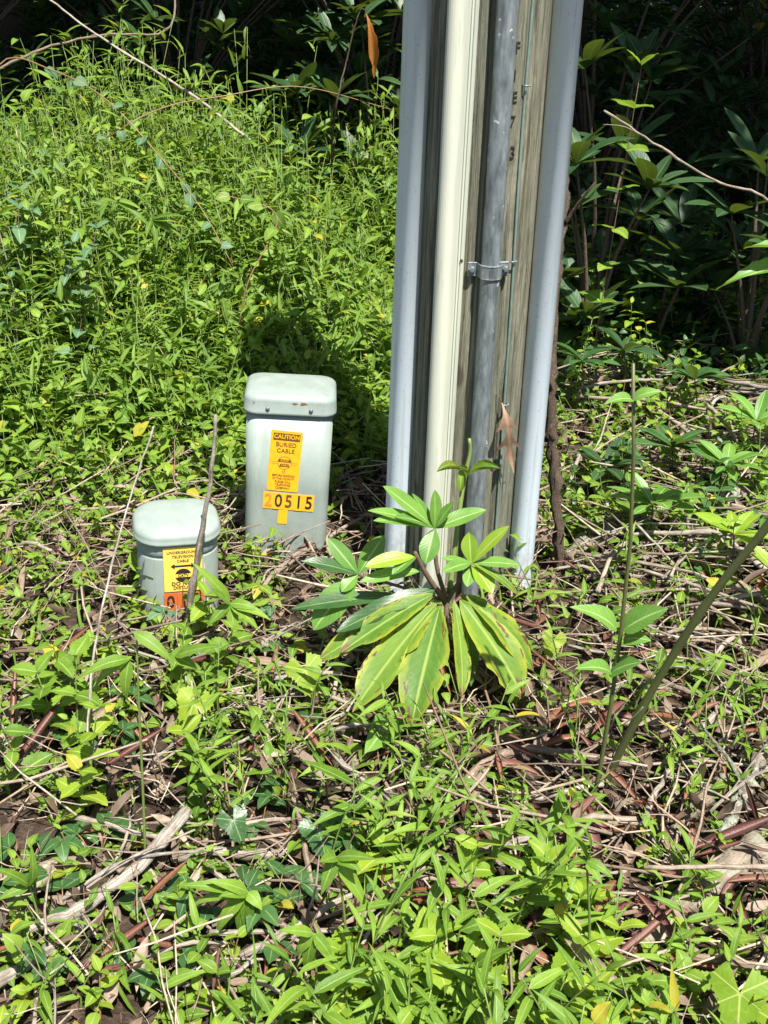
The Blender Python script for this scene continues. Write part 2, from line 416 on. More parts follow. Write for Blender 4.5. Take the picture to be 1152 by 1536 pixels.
# straw, needles and twiglets
tw = []
for s in range(5):
    r_ = random.Random(s); pts = [Vector((r_.uniform(-.03, .03), i / 3, r_.uniform(-.03, .03))) for i in range(4)]
    V, Fc = tube(pts, [1, .95, .85, .5] if False else [.012, .011, .010, .006], 4)
    V = [Vector((v.x, v.y, v.z)) for v in V]; tw.append(Tmpl(V, Fc))
dn = lambda x, y: np.where((x > .25) & (y > 2), .42, .5) * np.where(y < 4.5, 1, .5)
it = [(t, rand_mats(scatter(2800, -1.7, 1.9, .9, 5.0, (.006, .085), dn), .28, .03, .16, (.5, 1.6))) for t in tw]
it += [(t, rand_mats(scatter(360, -1.2, 1.8, 1.0, 4.6, (.03, .11), dn), .2, .14, .34, (.5, 1.1))) for t in tw]
tag(link('straw_litter', merged('straw_litter', it, [M['straw']])), 'pale straw and thin twigs strewn over the ground', None, None, 'stuff')

# ================================================================== UTILITY POLE
cR = G(777, 884)
PX, PY = cR.x - .160, cR.y + .035
PZ = tz(PX, PY)
def pole_r(z): return .135 - .004 * z
rs = random.Random(3)
cracks = [(R(33), -.3, .62, .03, .035), (R(20), -.3, .5, .018, .02), (R(26), .55, 1.02, .014, .02), (R(46), .1, .9, .014, .02), (R(38), 1.0, 1.5, .012, .018), (R(-3), .2, 1.6, .008, .015), (R(41), .5, 2.2, .006, .012),
          (R(-44), -.2, 1.9, .008, .016), (R(16), .9, 1.25, .008, .01), (R(57), 0, 1.5, .006, .012), (R(-12), 1.2, 2.5, .006, .01)]
SEG, POLE_H = 260, 2.9  # unseen top kept low so the pole's shadow ends sooner
zs = list(np.arange(-.35, 2.4, .03)) + list(np.arange(2.4, POLE_H + .01, .25))
V, Fc = [], []
for z in zs:
    for s in range(SEG):
        a = 2 * math.pi * s / SEG; af = a if a < math.pi else a - 2 * math.pi     # 0 faces the camera
        rr = pole_r(z) + .0018 * mnoise.noise(Vector((af * 9, 0, z * 1.1))) + .003 * mnoise.noise(Vector((af * 2, 5, z * .8)))
        for ca, z0, z1, dp, wd in cracks:
            if z0 < z < z1:
                cc = ca + .03 * mnoise.noise(Vector((z * 3, ca * 10, 0)))
                e = min(1, (z - z0) / .15, (z1 - z) / .15)
                rr -= dp * e * math.exp(-((af - cc) / wd) ** 2)
        V.append((rr * math.sin(a), -rr * math.cos(a), z))
n = len(zs)
for i in range(n - 1):
    for s in range(SEG):
        s2 = (s + 1) % SEG; Fc.append((i * SEG + s, i * SEG + s2, (i + 1) * SEG + s2, (i + 1) * SEG + s))
Fc.append(tuple((n - 1) * SEG + s for s in range(SEG)))
k = N('weathered_pole_wood'); o_ = k.obj()
g1 = k.noise(k.mapping(o_, (24, 24, 1.7)), 1.0, 7, .62, dist=2.2); g2 = k.noise(k.mapping(o_, (230, 230, 4)), 1.0, 5, .7, dist=.4); g3 = k.noise(k.mapping(o_, (10, 10, 1.6)), 1, 4, .65); g4 = k.noise(k.mapping(o_, (120, 120, 16)), 1, 3, .6)
c = k.ramp(g1, [(.30, (.075, .066, .048)), (.42, (.175, .17, .118)), (.55, (.28, .272, .195)), (.7, (.38, .37, .28))])
c = k.mix(k.maprange(g3, .42, .62, 0, .75), c, (.17, .18, .135)); kn = k.n('TexVoronoi'); kn.inputs['Scale'].default_value = 1.0; k.put(kn.inputs['Vector'], k.mapping(o_, (11, 11, 4.5))); c = k.mix(k.maprange(kn.outputs['Distance'], .16, .08, 0, .8), c, (.07, .055, .04)); c = k.mix(k.maprange(g2, .5, .66, 0, .75), c, (.055, .045, .03))
c = k.mix(k.maprange(g4, .62, .72, 0, .5), c, (.36, .33, .25))
M['pole'] = k.done(k.bsdf(c, .88, k.bump(k.math('ADD', g1, k.math('MULTIPLY', g2, 1.2)), 1.0, .006), .2))
pole = empty('utility_pole', (PX, PY, PZ), 'round weathered wooden utility pole with pipes strapped up its front', 'utility pole')
link('shaft', new_mesh('shaft', V, Fc, M['pole']), pole)
def on_pole(ang, z, out): return Vector((PX + (pole_r(z) + out) * math.sin(ang), PY - (pole_r(z) + out) * math.cos(ang), PZ + z))
k = N('black_ink'); M['ink'] = k.done(k.bsdf((.018, .016, .014), .6))
k = N('dark_brown_ink'); M['brown_ink'] = k.done(k.bsdf((.10, .055, .01), .6))
def text_mesh(body, size, matk, extrude=.0003, bold=0.0, sx=1.0, space=1.0):
    cu = bpy.data.curves.new('lettering', 'FONT'); cu.body = body; cu.size = size; cu.align_x = 'CENTER'; cu.align_y = 'CENTER'
    cu.extrude = extrude; cu.offset = bold; cu.space_character = space; cu.resolution_u = 3
    ob = bpy.data.objects.new('lettering', cu); col.objects.link(ob)
    bpy.context.view_layer.update()
    me = bpy.data.meshes.new_from_object(ob.evaluated_get(bpy.context.evaluated_depsgraph_get()))
    bpy.data.objects.remove(ob); bpy.data.curves.remove(cu)
    if sx != 1: me.transform(Matrix.Scale(sx, 4, (1, 0, 0)))
    me.materials.clear(); me.materials.append(M[matk]); return me
def pole_local(ang, z, out): return on_pole(ang, z, out) - Vector((PX, PY, PZ))
# carved marks on the wood beside the metal pipe
zc = 1.0
for i, (ch, z, an, sz) in enumerate([('3', 1.075, 22.5, .035), ('E', 1.18, 21.0, .03), ('7', 1.135, 20.5, .03), ('1', 1.22, 19.5, .03), ('F', 1.27, 20.5, .03)]):
    me = text_mesh(ch, sz, 'ink', .0006, 0, .8)
    mw = Matrix.Translation(pole_local(R(an + 2.2), z, .0012)) @ Matrix.Rotation(R(an + 2.2), 4, 'Z') @ Matrix.Rotation(R(90), 4, 'X')
    o = link('carved_mark', me, pole, mw)

def pvc(name, angle_x, yoff, col_, label, zb, r=.0302):
    k = N(name + '_plastic'); o_ = k.obj(); nz = k.noise(k.mapping(o_, (30, 30, 3)), 1, 4); n2 = k.noise(o_, 130, 3)
    c = k.mix(k.maprange(nz, .4, .75, 0, .35), col_, tuple(q * .82 for q in col_)); c = k.mix(k.maprange(n2, .62, .72, 0, .45), c, (.28, .29, .27))
    dr = k.noise(k.mapping(o_, (95, 95, 2.2)), 1, 5, .7); c = k.mix(k.maprange(dr, .54, .72, 0, .5), c, (.36, .38, .36))
    sp_ = k.n('SeparateXYZ'); k.put(sp_.inputs[0], o_); mud = k.math('MULTIPLY', k.maprange(sp_.outputs[2], .22, .0), k.maprange(k.noise(o_, 60, 5, .7), .42, .6)); c = k.mix(k.math('MULTIPLY', mud, .6), c, (.2, .15, .1))
    mt = k.done(k.bsdf(c, k.maprange(nz, .3, .7, .32, .5), k.bump(n2, .05), .4))
    e = empty(name, (PX + angle_x, PY + yoff, zb), label, 'conduit', 'grey plastic conduits on the pole')
    V, Fc = [], []; prof = [(-.3, r), (2.1, r), (2.101, r + .0035), (2.25, r + .0035), (2.251, r), (POLE_H - .2, r)]; S = 48
    lean = -.008 if angle_x > 0 else .006
    for z, q in prof:
        for s in range(S):
            a = 2 * math.pi * s / S; V.append((q * math.cos(a) + lean * z, q * math.sin(a) + .001 * z, z))
    for i in range(len(prof) - 1):
        for s in range(S): Fc.append((i * S + s, i * S + (s + 1) % S, (i + 1) * S + (s + 1) % S, (i + 1) * S + s))
    Fc.append(tuple((len(prof) - 1) * S + s for s in range(S)))
    link('pipe', new_mesh('pipe', V, Fc, mt), e)
    # metal strap above the picture that ties it to the pole
    V, Fc = [], []
    for j, z in enumerate((2.5, 2.53)):
        for s in range(25):
            a = 2 * math.pi * s / 24; V.append(((r + .002) * math.cos(a) + lean * 2.5, (r + .002) * math.sin(a), z))
    for s in range(24): Fc.append((s, s + 1, 25 + s + 1, 25 + s))
    link('strap', new_mesh('strap', V, Fc, M['galv']), e)
    return e
k = N('galvanized_steel'); o_ = k.obj(); nz = k.noise(k.mapping(o_, (60, 60, 14)), 1, 5, .65); vz = k.n('TexVoronoi'); vz.inputs['Scale'].default_value = 90
k.put(vz.inputs['Vector'], k.mapping(o_, (1, 1, .35)))
c = k.mix(k.maprange(nz, .35, .65), (.10, .118, .127), (.25, .285, .295)); c = k.mix(k.maprange(vz.outputs['Distance'], .0, .35, .5, 0), c, (.36, .40, .41)); c = k.mix(k.maprange(k.noise(o_, 55, 3), .66, .72, 0, .8), c, (.72, .75, .75))
M['galv'] = k.done(k.bsdf(c, k.maprange(nz, .3, .7, .35, .6), k.bump(nz, .2), .5, .4))
pvc('plastic_conduit', -.150, -.045, (.63, .71, .78), 'light grey plastic conduit running up the left edge of the pole', PZ + .04)
pvc('plastic_conduit', .160, -.045, (.63, .71, .78), 'light grey plastic conduit running up the right edge of the pole', PZ)

# cream U-shaped cable guard
k = N('cream_guard'); o_ = k.obj(); nz = k.noise(k.mapping(o_, (70, 70, 5)), 1, 5, .7); n2 = k.noise(k.mapping(o_, (25, 25, 2)), 1, 3)
c = k.mix(k.maprange(n2, .4, .65), (.52, .53, .43), (.43, .46, .39)); c = k.mix(k.maprange(nz, .58, .72, 0, .55), c, (.26, .27, .2))
M['guard'] = k.done(k.bsdf(c, .5, k.bump(nz, .1), .4))
GA = R(-27.5)
gb = on_pole(GA, 0, 0); guard = empty('cable_guard', (gb.x, gb.y, PZ), 'cream U-shaped cable guard nailed down the front of the pole', 'cable guard', None, (0, 0, GA))
prof = [(-.029, .001), (-.029, .006), (-.0215, .007), (-.0205, .012)]
for i in range(13):
    a = math.pi - math.pi * i / 12; prof.append((.020 * math.cos(a) - .0, .022 + .021 * math.sin(a) * .95))
prof += [(.0205, .012), (.0215, .006), (.0245, .0085), (.027, .0045), (.030, .007), (.035, .006), (.035, .001)]
V, Fc = [], []; gz = list(np.arange(-.2, 2.2, .2)) + [POLE_H - .4]
for z in gz:
    inset = -(.004 * z)
    for (x, y) in prof: V.append((x, -y - inset * 1.0, z))
q = len(prof)
for i in range(len(gz) - 1):
    for j in range(q - 1): Fc.append((i * q + j, i * q + j + 1, (i + 1) * q + j + 1, (i + 1) * q + j))
me = new_mesh('channel', V, Fc, M['guard'], smooth=False); link('channel', me, guard)
def disc(r, h, S=14):
    V, Fc = [(0, 0, h * 1.15)], []
    for (rr, z) in ((r * .7, h), (r, h * .45), (r, -.001)):
        for s in range(S): a = 2 * math.pi * s / S; V.append((rr * math.cos(a), rr * math.sin(a), z))
    for s in range(S): Fc.append((0, 1 + s, 1 + (s + 1) % S))
    for j in range(2):
        for s in range(S): Fc.append((1 + j * S + s, 1 + (j + 1) * S + s, 1 + (j + 1) * S + (s + 1) % S, 1 + j * S + (s + 1) % S))
    return V, Fc
def facing(loc, r=None):   # local matrix: disc normal towards -Y
    return Matrix.Translation(loc) @ Matrix.Rotation(R(90), 4, 'X')
nail = new_mesh('nail', *disc(.0035, .0015), M['dark_bark'])
for z in (.86, 1.75): link('nail', nail, guard, facing(Vector((.0315, -.0066 + .004 * z, z))))

# galvanized pipe with its clamp
GP = R(10.5); pr = .0205
gp = on_pole(GP, 0, pr + .001); pipe = empty('metal_conduit', (gp.x, gp.y, PZ), 'galvanized metal conduit clamped up the middle of the pole', 'conduit', None, (0, 0, GP))
pts = [Vector((-.004 * z, .004 * z, z)) for z in [-.25 + .2 * i for i in range(16)]]
V, Fc = tube(pts, pr, 40); link('pipe', new_mesh('pipe', V, Fc, M['galv']), pipe)
def find_z(px, py, x, y):   # height at which the vertical through x,y is seen at row py
    lo, hi = -.5, 2.5
    for _ in range(40):
        mid = (lo + hi) / 2; v = Vector((x, y, mid)) - CAM; row = 768 - F_PX * v.dot(Uv) / v.dot(Fv)
        if row > py: lo = mid
        else: hi = mid
    return lo
zc = find_z(726, 407, gp.x, gp.y) - PZ
V, Fc = [], []; pp = [(-.042, -pr - .004), (-.028, -pr - .004), (-.026, -pr * .5)]
pp = [(-.044, pr), (-.044, pr - .004), (-.026, pr - .004)]
pp += [((pr + .003) * math.cos(a), (-(pr + .003)) * math.sin(a)) for a in [math.pi - math.pi * i / 14 for i in range(15)]]
pp += [(.026, pr - .004), (.044, pr - .004), (.044, pr)]
for z in (-.013, -.0125, .0125, .013):
    for (x, y) in pp: V.append((x - .004 * zc, y + .004 * zc - (.001 if abs(z) > .0126 else 0.0), z + zc))
q = len(pp)
for i in range(3):
    for j in range(q - 1): Fc.append((i * q + j, i * q + j + 1, (i + 1) * q + j + 1, (i + 1) * q + j))
clamp = link('clamp', new_mesh('clamp', V, Fc, M['galv'], smooth=False), pipe)
sm = clamp.modifiers.new('thick', 'SOLIDIFY'); sm.thickness = .003
bolt_me = new_mesh('bolt', *disc(.0075, .006, 6), M['galv'], smooth=False)
for x in (-.036, .036): link('bolt', bolt_me, clamp, facing(Vector((x - .004 * zc, pr - .006 + .004 * zc, zc))))

# ground wire with staples
k = N('green_copper'); nz = k.noise(k.obj(), 50, 3); M['wire'] = k.done(k.bsdf(k.mix(nz, (.10, .16, .14), (.26, .36, .32)), .5, None, .5, .3))
wroot = on_pole(R(33), 0, .002); wire = empty('ground_wire', (wroot.x, wroot.y, PZ), 'thin green copper ground wire stapled down the pole', 'wire')
wz = [(-.1, 38), (.35, 37), (.52, 36.5), (.8, 34), (1.06, 32.5), (1.3, 33.5), (1.6, 33.5), (2.0, 33), (2.4, 33), (2.7, 33)]
pts = [on_pole(R(a), z, .0035 + .002 * math.sin(z * 9)) - wire.location for z, a in wz]
V, Fc = tube(smooth_path(pts, 60), .0028, 8); link('wire', new_mesh('wire', V, Fc, M['wire']), wire)
stp = multi_tube([([Vector((-.007, 0, 0)), Vector((-.007, -.009, 0)), Vector((-.005, -.011, 0)), Vector((.005, -.011, 0)), Vector((.007, -.009, 0)), Vector((.007, 0, 0))], .0018)], 6)
stm = new_mesh('staple', *stp, M['galv'])
for row, a in ((128, 33.2), (391, 32.6), (605, 36.3)):
    q = on_pole(R(a), 1, 0); z = find_z(0, row, q.x, q.y) - PZ
    link('staple', stm, wire, Matrix.Translation(on_pole(R(a), z, .0) - wire.location) @ Matrix.Rotation(R(a), 4, 'Z'))

# ================================================================== PEDESTALS
k = N('pedestal_paint'); o_ = k.obj(); nz = k.noise(k.mapping(o_, (18, 18, 9)), 1, 5, .65); n2 = k.noise(o_, 75, 4, .7); n3 = k.noise(o_, 16, 3)
c = k.mix(k.maprange(nz, .35, .7), (.215, .262, .238), (.262, .302, .28)); c = k.mix(k.maprange(n3, .5, .75, 0, .25), c, (.19, .215, .18))
c = k.mix(k.maprange(n2, .62, .74, 0, .5), c, (.17, .165, .12))
sp_ = k.n('SeparateXYZ'); k.put(sp_.inputs[0], o_)
mud = k.math('MULTIPLY', k.maprange(sp_.outputs[2], .13, .0), k.maprange(k.noise(o_, 48, 5, .7), .46, .62)); c = k.mix(k.math('MULTIPLY', mud, .6), c, (.13, .09, .06))
alg = k.noise(k.mapping(o_, (40, 40, 6)), 1, 5, .7); c = k.mix(k.maprange(alg, .56, .72, 0, .45), c, (.17, .2, .13))
M['paint'] = k.done(k.bsdf(c, k.maprange(nz, .3, .7, .38, .55), k.bump(n2, .06, .002), .4))
k = N('rust_spot'); M['rust'] = k.done(k.bsdf((.17, .075, .03), .9))
def label_mat(name, a, b, ink=None):
    k = N(name); nz = k.noise(k.obj(), 70, 4); n2 = k.noise(k.obj(), 260, 4, .7); c = k.mix(k.maprange(nz, .35, .7, 0, .9), a, b)
    c = k.mix(k.maprange(n2, .6, .72, 0, .4), c, (.42, .3, .12)); return k.done(k.bsdf(c, k.maprange(nz, .3, .7, .3, .55), k.bump(k.noise(k.obj(), 30, 2), .25, .003), .4))
M['yellow'] = label_mat('yellow_label', (.84, .42, .012), (.72, .33, .02))
M['pale_yellow'] = label_mat('pale_yellow_label', (.86, .60, .10), (.80, .52, .09))
M['amber'] = label_mat('amber_label', (.84, .40, .02), (.80, .34, .02))
M['orange_label'] = label_mat('orange_label', (.66, .14, .03), (.45, .12, .04))
M['faded'] = label_mat('faded_orange_ink', (.72, .22, .02), (.70, .24, .03))
def rr_ring(w, d, r, z, n=7):
    out = []
    for cx, cy, a0 in ((w / 2 - r, d / 2 - r, 0), (-w / 2 + r, d / 2 - r, 90), (-w / 2 + r, -d / 2 + r, 180), (w / 2 - r, -d / 2 + r, 270)):
        for i in range(n): a = R(a0 + 90 * i / (n - 1)); out.append((cx + r * math.cos(a), cy + r * math.sin(a), z))
    return out
def loft(levels, cap=True):
    V, Fc = [], []; q = None
    for lv in levels:
        ring = rr_ring(*lv); q = len(ring); V += ring
    for i in range(len(levels) - 1):
        for s in range(q): Fc.append((i * q + s, i * q + (s + 1) % q, (i + 1) * q + (s + 1) % q, (i + 1) * q + s))
    if cap: Fc.append(tuple((len(levels) - 1) * q + s for s in range(q)))
    return V, Fc
def plate(w, h, t=.0007, r=.004):
    V, Fc = [], []; ring = rr_ring(w, h, r, 0, 4); q = len(ring)
    V = [(x, y, 0) for x, y, z in ring] + [(x, y, t) for x, y, z in ring]
    for s in range(q): Fc.append((s, (s + 1) % q, q + (s + 1) % q, q + s))
    Fc.append(tuple(q + s for s in range(q))); return V, Fc
def front(x, z, y): return Matrix.Translation((x, y, z)) @ Matrix.Rotation(R(90), 4, 'X')   # plate in XZ facing -Y

# --- tall pedestal
b = G(424, 848)
tall = empty('cable_pedestal', (b.x, b.y + .085, b.z), 'tall pale green cable pedestal with a caution sticker and number 20515', 'pedestal', 'cable pedestals', (R(-1.0), R(2.6), R(3)))
Wd, Dp, Hh = .214, .172, find_z(0, 618, b.x, b.y + .02) - b.z
V, Fc = loft([(Wd * .985, Dp, .03, -.12), (Wd * .985, Dp, .03, Hh * .5), (Wd, Dp, .03, Hh)]); link('body', new_mesh('body', V, Fc, M['paint']), tall)
lw, ld = Wd + .012, Dp + .012
V, Fc = loft([(lw, ld, .036, Hh - .003), (lw + .003, ld + .003, .037, Hh - .001), (lw + .003, ld + .003, .037, Hh + .004), (lw, ld, .036, Hh + .007), (lw, ld, .036, Hh + .030), (lw - .004, ld - .004, .034, Hh + .037),
              (lw - .014, ld - .014, .032, Hh + .0425), (lw - .03, ld - .03, .028, Hh + .046), (lw - .1, ld - .1, .01, Hh + .050)])
lid = link('lid', new_mesh('lid', V, Fc, M['paint']), tall)
sc = new_mesh('screw', *disc(.0052, .004, 14), M['galv'])
for x in (-.053, .052): link('screw', sc, lid, facing(Vector((x, -ld / 2 - .0005, Hh + .013))))
def blot(r_, seed):
    r2 = random.Random(seed); V = [(0, 0, 0)] + [(r_ * r2.uniform(.4, 1.2) * math.cos(a), .5 * r_ * r2.uniform(.4, 1.2) * math.sin(a), 0) for a in [2 * math.pi * i / 12 for i in range(12)]]
    return V, [(0, 1 + i, 1 + (i + 1) % 12) for i in range(12)]
for i, (x, z, r_) in enumerate(((.013, .0335, .006), (.008, .0337, .003), (.034, .033, .010), (-.086, .034, .003))):
    link('rust_spot', new_mesh('rust_spot', *blot(r_, i), M['rust']), lid, Matrix.Translation((x, -ld / 2 - .0004 + (.0007 if False else 0), Hh + .0285)) @ Matrix.Rotation(R(90), 4, 'X'))
# caution sticker
yf = -Dp / 2 - .0006
LW, LH = .078, .163
lab = link('caution_label', new_mesh('caution_label', *plate(LW, LH), M['yellow'], smooth=False), tall, front(-.008, Hh - .045 - LH / 2, yf) @ Matrix.Rotation(R(-3.2), 4, 'Z'))
lab['label'] = 'yellow caution buried cable sticker'
def put(parent, me, x, y, z=.0012, rot=0, name='lettering'):
    return link(name, me, parent, Matrix.Translation((x, y, z)) @ Matrix.Rotation(rot, 4, 'Z'))
put(lab, new_mesh('banner', *plate(.066, .0185, .0004, .0005), M['brown_ink'], smooth=False), 0, .0655, .0009, 0, 'banner')
put(lab, text_mesh('CAUTION', .0155, 'yellow', .0002, .0003, .90), 0, .0655, .0016)
put(lab, text_mesh('BURIED', .0160, 'brown_ink', .0002, .0001, .95), 0, .0445)
put(lab, text_mesh('CABLE', .0160, 'brown_ink', .0002, .0001, .95), 0, .028)
# emblem: a ring with two broken black bands and arrows to the sides and below
def ring2d(r1, r2, n=28):
    V, Fc = [], []
    for i in range(n): a = 2 * math.pi * i / n; V += [(r1 * math.cos(a), r1 * math.sin(a), 0), (r2 * math.cos(a), r2 * math.sin(a), 0)]
    for i in range(n): j = (i + 1) % n; Fc.append((2 * i, 2 * i + 1, 2 * j + 1, 2 * j))
    return V, Fc
def poly2d(pts): return [(x, y, 0) for x, y in pts], [tuple(range(len(pts)))]
put(lab, new_mesh('emblem', *ring2d(.0165, .0175), M['brown_ink']), 0, -.004, .0011, 0, 'emblem_ring')
put(lab, new_mesh('emblem', *poly2d([(-.016, .001), (.016, .001), (.0135, .0085), (-.0145, .0085)]), M['brown_ink']), 0, -.003, .0012, 0, 'emblem_band')
put(lab, new_mesh('emblem', *poly2d([(-.0125, -.0115), (.0125, -.0115), (.0105, -.0035), (-.0105, -.0035)]), M['brown_ink']), 0, -.003, .0012, 0, 'emblem_band')
put(lab, text_mesh('BURIED', .0068, 'yellow', .0001, 0, .9), 0, .0015, .0014); put(lab, text_mesh('CABLE', .0064, 'yellow', .0001, 0, .9), 0, -.0105, .0014)
arrow = [(.0175, .0015), (.026, .0015), (.026, .004), (.032, -.001), (.026, -.006), (.026, -.0035), (.0175, -.0035)]
def outline(pts, w=.0007):
    return multi_tube([([Vector((a[0], a[1], 0)), Vector((b_[0], b_[1], 0))], w * .6) for a, b_ in zip(pts, pts[1:])], 4)
put(lab, new_mesh('arrow', *outline(arrow), M['faded']), 0, -.003, .001, 0, 'arrow'); put(lab, new_mesh('arrow', *outline([(-x, y) for x, y in arrow]), M['faded']), 0, -.003, .001, 0, 'arrow')
put(lab, new_mesh('arrow', *outline([(-.002, -.017), (-.002, -.024), (-.0045, -.024), (0, -.0295), (.0045, -.024), (.002, -.024), (.002, -.017)]), M['brown_ink']), 0, -.003, .001, 0, 'arrow')
for i, tx in enumerate(('BEFORE DIGGING', 'IN THIS VICINITY', 'PLEASE CALL', 'TELEPHONE', 'COMPANY')):
    put(lab, text_mesh(tx, .0082, 'brown_ink', .0001, .0001, .86), 0, -.039 - .0085 * i)
# number tiles
tilt = R(-2.5); zt = Hh - .045 - LH - .027
for i, ch in enumerate('20515'):
    x = -.046 + i * .0255; z = zt - i * .0011
    t_ = link('number_tile', new_mesh('number_tile', *plate(.0257, .045, .0008 + .0003 * (i % 2), .001), M['amber' if i else 'faded'] if False else M['amber'], smooth=False), tall, front(x, z, yf - .0002 * (i % 2)) @ Matrix.Rotation(tilt, 4, 'Z'))
    put(t_, text_mesh(ch, .049, 'faded' if i == 0 else ('brown_ink' if i == 2 else 'ink'), .0002, .0007, .82), 0, 0, .0016)
link('tag_strip', new_mesh('tag_strip', *plate(.023, .042, .0006, .001), M['yellow'], smooth=False), tall, front(-.009, zt - .044, yf) @ Matrix.Rotation(R(-3), 4, 'Z'))

# --- short pedestal
b2 = G(259, 934)
short = empty('cable_pedestal', (b2.x + .0, b2.y + .085, b2.z), 'short pale green cable pedestal with a pale yellow do not disturb sticker', 'pedestal', 'cable pedestals', (R(2), R(1.5), R(15)))
W2, D2 = .186, .172; H2 = find_z(0, 806, b2.x, b2.y + .02) - b2.z
def rr2(w, d, z): return (w, d, min(w, d) * .36, z)
V, Fc = loft([rr2(W2 - q_, D2 - q_, z_) for q_, z_ in ((0, -.1), (0, H2 - .042), (.001, H2 - .040), (.008, H2 - .038), (.008, H2 - .034), (.001, H2 - .031), (0, H2 - .03), (0, H2 + .006))])
link('body', new_mesh('body', V, Fc, M['paint']), short)
lw, ld = W2 + .012, D2 + .012
V, Fc = loft([rr2(lw - q_, ld - q_, H2 + z_) for q_, z_ in ((0, -.002), (-.003, 0), (-.003, .004), (0, .006), (0, .014), (.004, .020), (.014, .0255), (.04, .030), (.1, .034))])
link('lid', new_mesh('lid', V, Fc, M['paint']), short)
yf2 = -D2 / 2 - .0012
lab = link('warning_label', new_mesh('warning_label', *plate(.088, .118, .0008, .003), M['pale_yellow'], smooth=False), short, front(.006, H2 - .005 - .062, yf2))
lab['label'] = 'pale yellow do not disturb sticker'
put(lab, text_mesh('UNDERGROUND', .0098, 'ink', .0001, .0002, .92, 1.05), 0, .0455); put(lab, text_mesh('TELEVISION', .0098, 'ink', .0001, .0002, .92, 1.05), 0, .034); put(lab, text_mesh('CABLE', .0098, 'ink', .0001, .0002, .92, 1.05), 0, .0225)
put(lab, new_mesh('arrow', *poly2d([(-.028, .009), (-.019, .0165), (-.019, .0115), (.019, .0115), (.019, .0165), (.028, .009), (.019, .0015), (.019, .0065), (-.019, .0065), (-.019, .0015)]), M['ink']), 0, .0, .0011, 0, 'arrow')
put(lab, new_mesh('emblem', *poly2d([(.0185 * math.cos(a), .0185 * math.sin(a)) for a in [2 * math.pi * i / 36 for i in range(36)]]), M['ink']), 0, -.0165, .0011, 0, 'emblem_disc')
put(lab, new_mesh('emblem', *poly2d([(-.018, -.0045), (.018, -.0045), (.0185, .0045), (-.0185, .0045)]), M['pale_yellow']), 0, -.0165, .0013, 0, 'emblem_band')
put(lab, text_mesh('CATV', .0105, 'ink', .0001, .0003, .9), 0, -.0165, .0016)
put(lab, text_mesh('DO NOT', .0135, 'ink', .0001, .0004, .95, 1.08), 0, -.0385); put(lab, text_mesh('DISTURB', .0122, 'ink', .0001, .0003, .95, 1.05), 0, -.0495)
for i, ch in enumerate('013'):
    t_ = link('number_tile', new_mesh('number_tile', *plate(.0305, .05, .0009, .001), M['orange_label'], smooth=False), short, front(-.0245 + i * .031, H2 - .155 - .001 * i, yf2 - .0002 * i))
    put(t_, text_mesh(ch, .046, 'ink', .0002, .0008, .85), 0, 0, .0016)

# ================================================================== STICKS, STALKS, LOGS
def stick(name, pts, r0, r1, matk, label, cat='stick', group=None, sides=7, wob=.25, twigs=0, seed=0, n=None):
    pts = [Vector(p) for p in pts]; L = sum((a - b_).length for a, b_ in zip(pts, pts[1:])); n = n or max(6, min(40, int(L / .025)))
    base = pts[0].copy(); path = smooth_path([p - base for p in pts], n); r_ = random.Random(seed)
    path = [p + Vector((r_.uniform(-1, 1), r_.uniform(-1, 1), r_.uniform(-1, 1))) * min(r0, .006) * .5 for p in path]
    rad = [r0 + (r1 - r0) * i / (n - 1) for i in range(n)]
    for _ in range(max(1, n // 9)): rad[r_.randrange(n)] *= 1.28
    parts = [(path, rad)]
    for _ in range(twigs):
        i = r_.randrange(n // 4, n - 1); d = (path[i] - path[i - 1]).normalized()
        s = Vector((r_.uniform(-1, 1), r_.uniform(-1, 1), r_.uniform(-.2, .6))).normalized(); L2 = r_.uniform(.04, .13)
        parts.append((smooth_path([path[i], path[i] + (d * .7 + s * .7) * L2 * .5, path[i] + (d * .7 + s) * L2 + Vector((0, 0, r_.uniform(-.02, .01)))], 6), [rad[i] * .5, rad[i] * .45, rad[i] * .4, rad[i] * .35, rad[i] * .3, rad[i] * .15]))
    V, Fc = multi_tube(parts, sides, wob); UV = []
    for pth, _r in parts:
        acc = 0.
        for i_, q_ in enumerate(pth):
            acc += (q_ - pth[i_ - 1]).length if i_ else 0
            UV += [(abs(2 * s_ / sides - 1), acc) for s_ in range(sides)]
    o = link(name, new_mesh(name, V, Fc, M[matk], UV)); o.location = base
    return tag(o, label, cat, group)
def gp_(px, py, dz=0.0): p = G(px, py); p.z += dz; return p
# stalks that stand up: depth from their foot
f1 = G(276, 962); stick('dead_stalk', [f1 - Vector((0, 0, .02)), P(290, 870, f1.y + .0), P(303, 790, f1.y + .01), P(318, 700, f1.y + .02), P(323, 622, f1.y + .03)], .0075, .0035, 'grey_wood', 'tall dry pale stalk leaning up between the two pedestals', 'stalk', None, 8, .35)
f1 = G(372, 800); stick('dead_stalk', [f1, P(372, 780, f1.y - .01), P(395, 728, f1.y - .005), P(419, 681, f1.y)], .0030, .0018, 'grey_wood', 'short pale dry stem slanting across the caution sticker', 'stalk')
stick('fallen_stick', [gp_(342, 966, .012), gp_(378, 926, .04), gp_(430, 872, .06), gp_(490, 832, .05), gp_(547, 793, .04)], .006, .0045, 'stick', 'brown fallen stick lying at the foot of the tall pedestal', 'stick', None, 8, .3)
stick('fallen_branch', [gp_(-30, 1446, .03), gp_(60, 1418, .04), gp_(130, 1395, .05), gp_(215, 1335, .06), gp_(283, 1272, .09)], .007, .012, 'grey_wood', 'pale grey broken branch rising to the right in the lower left', 'branch', None, 9, .35)
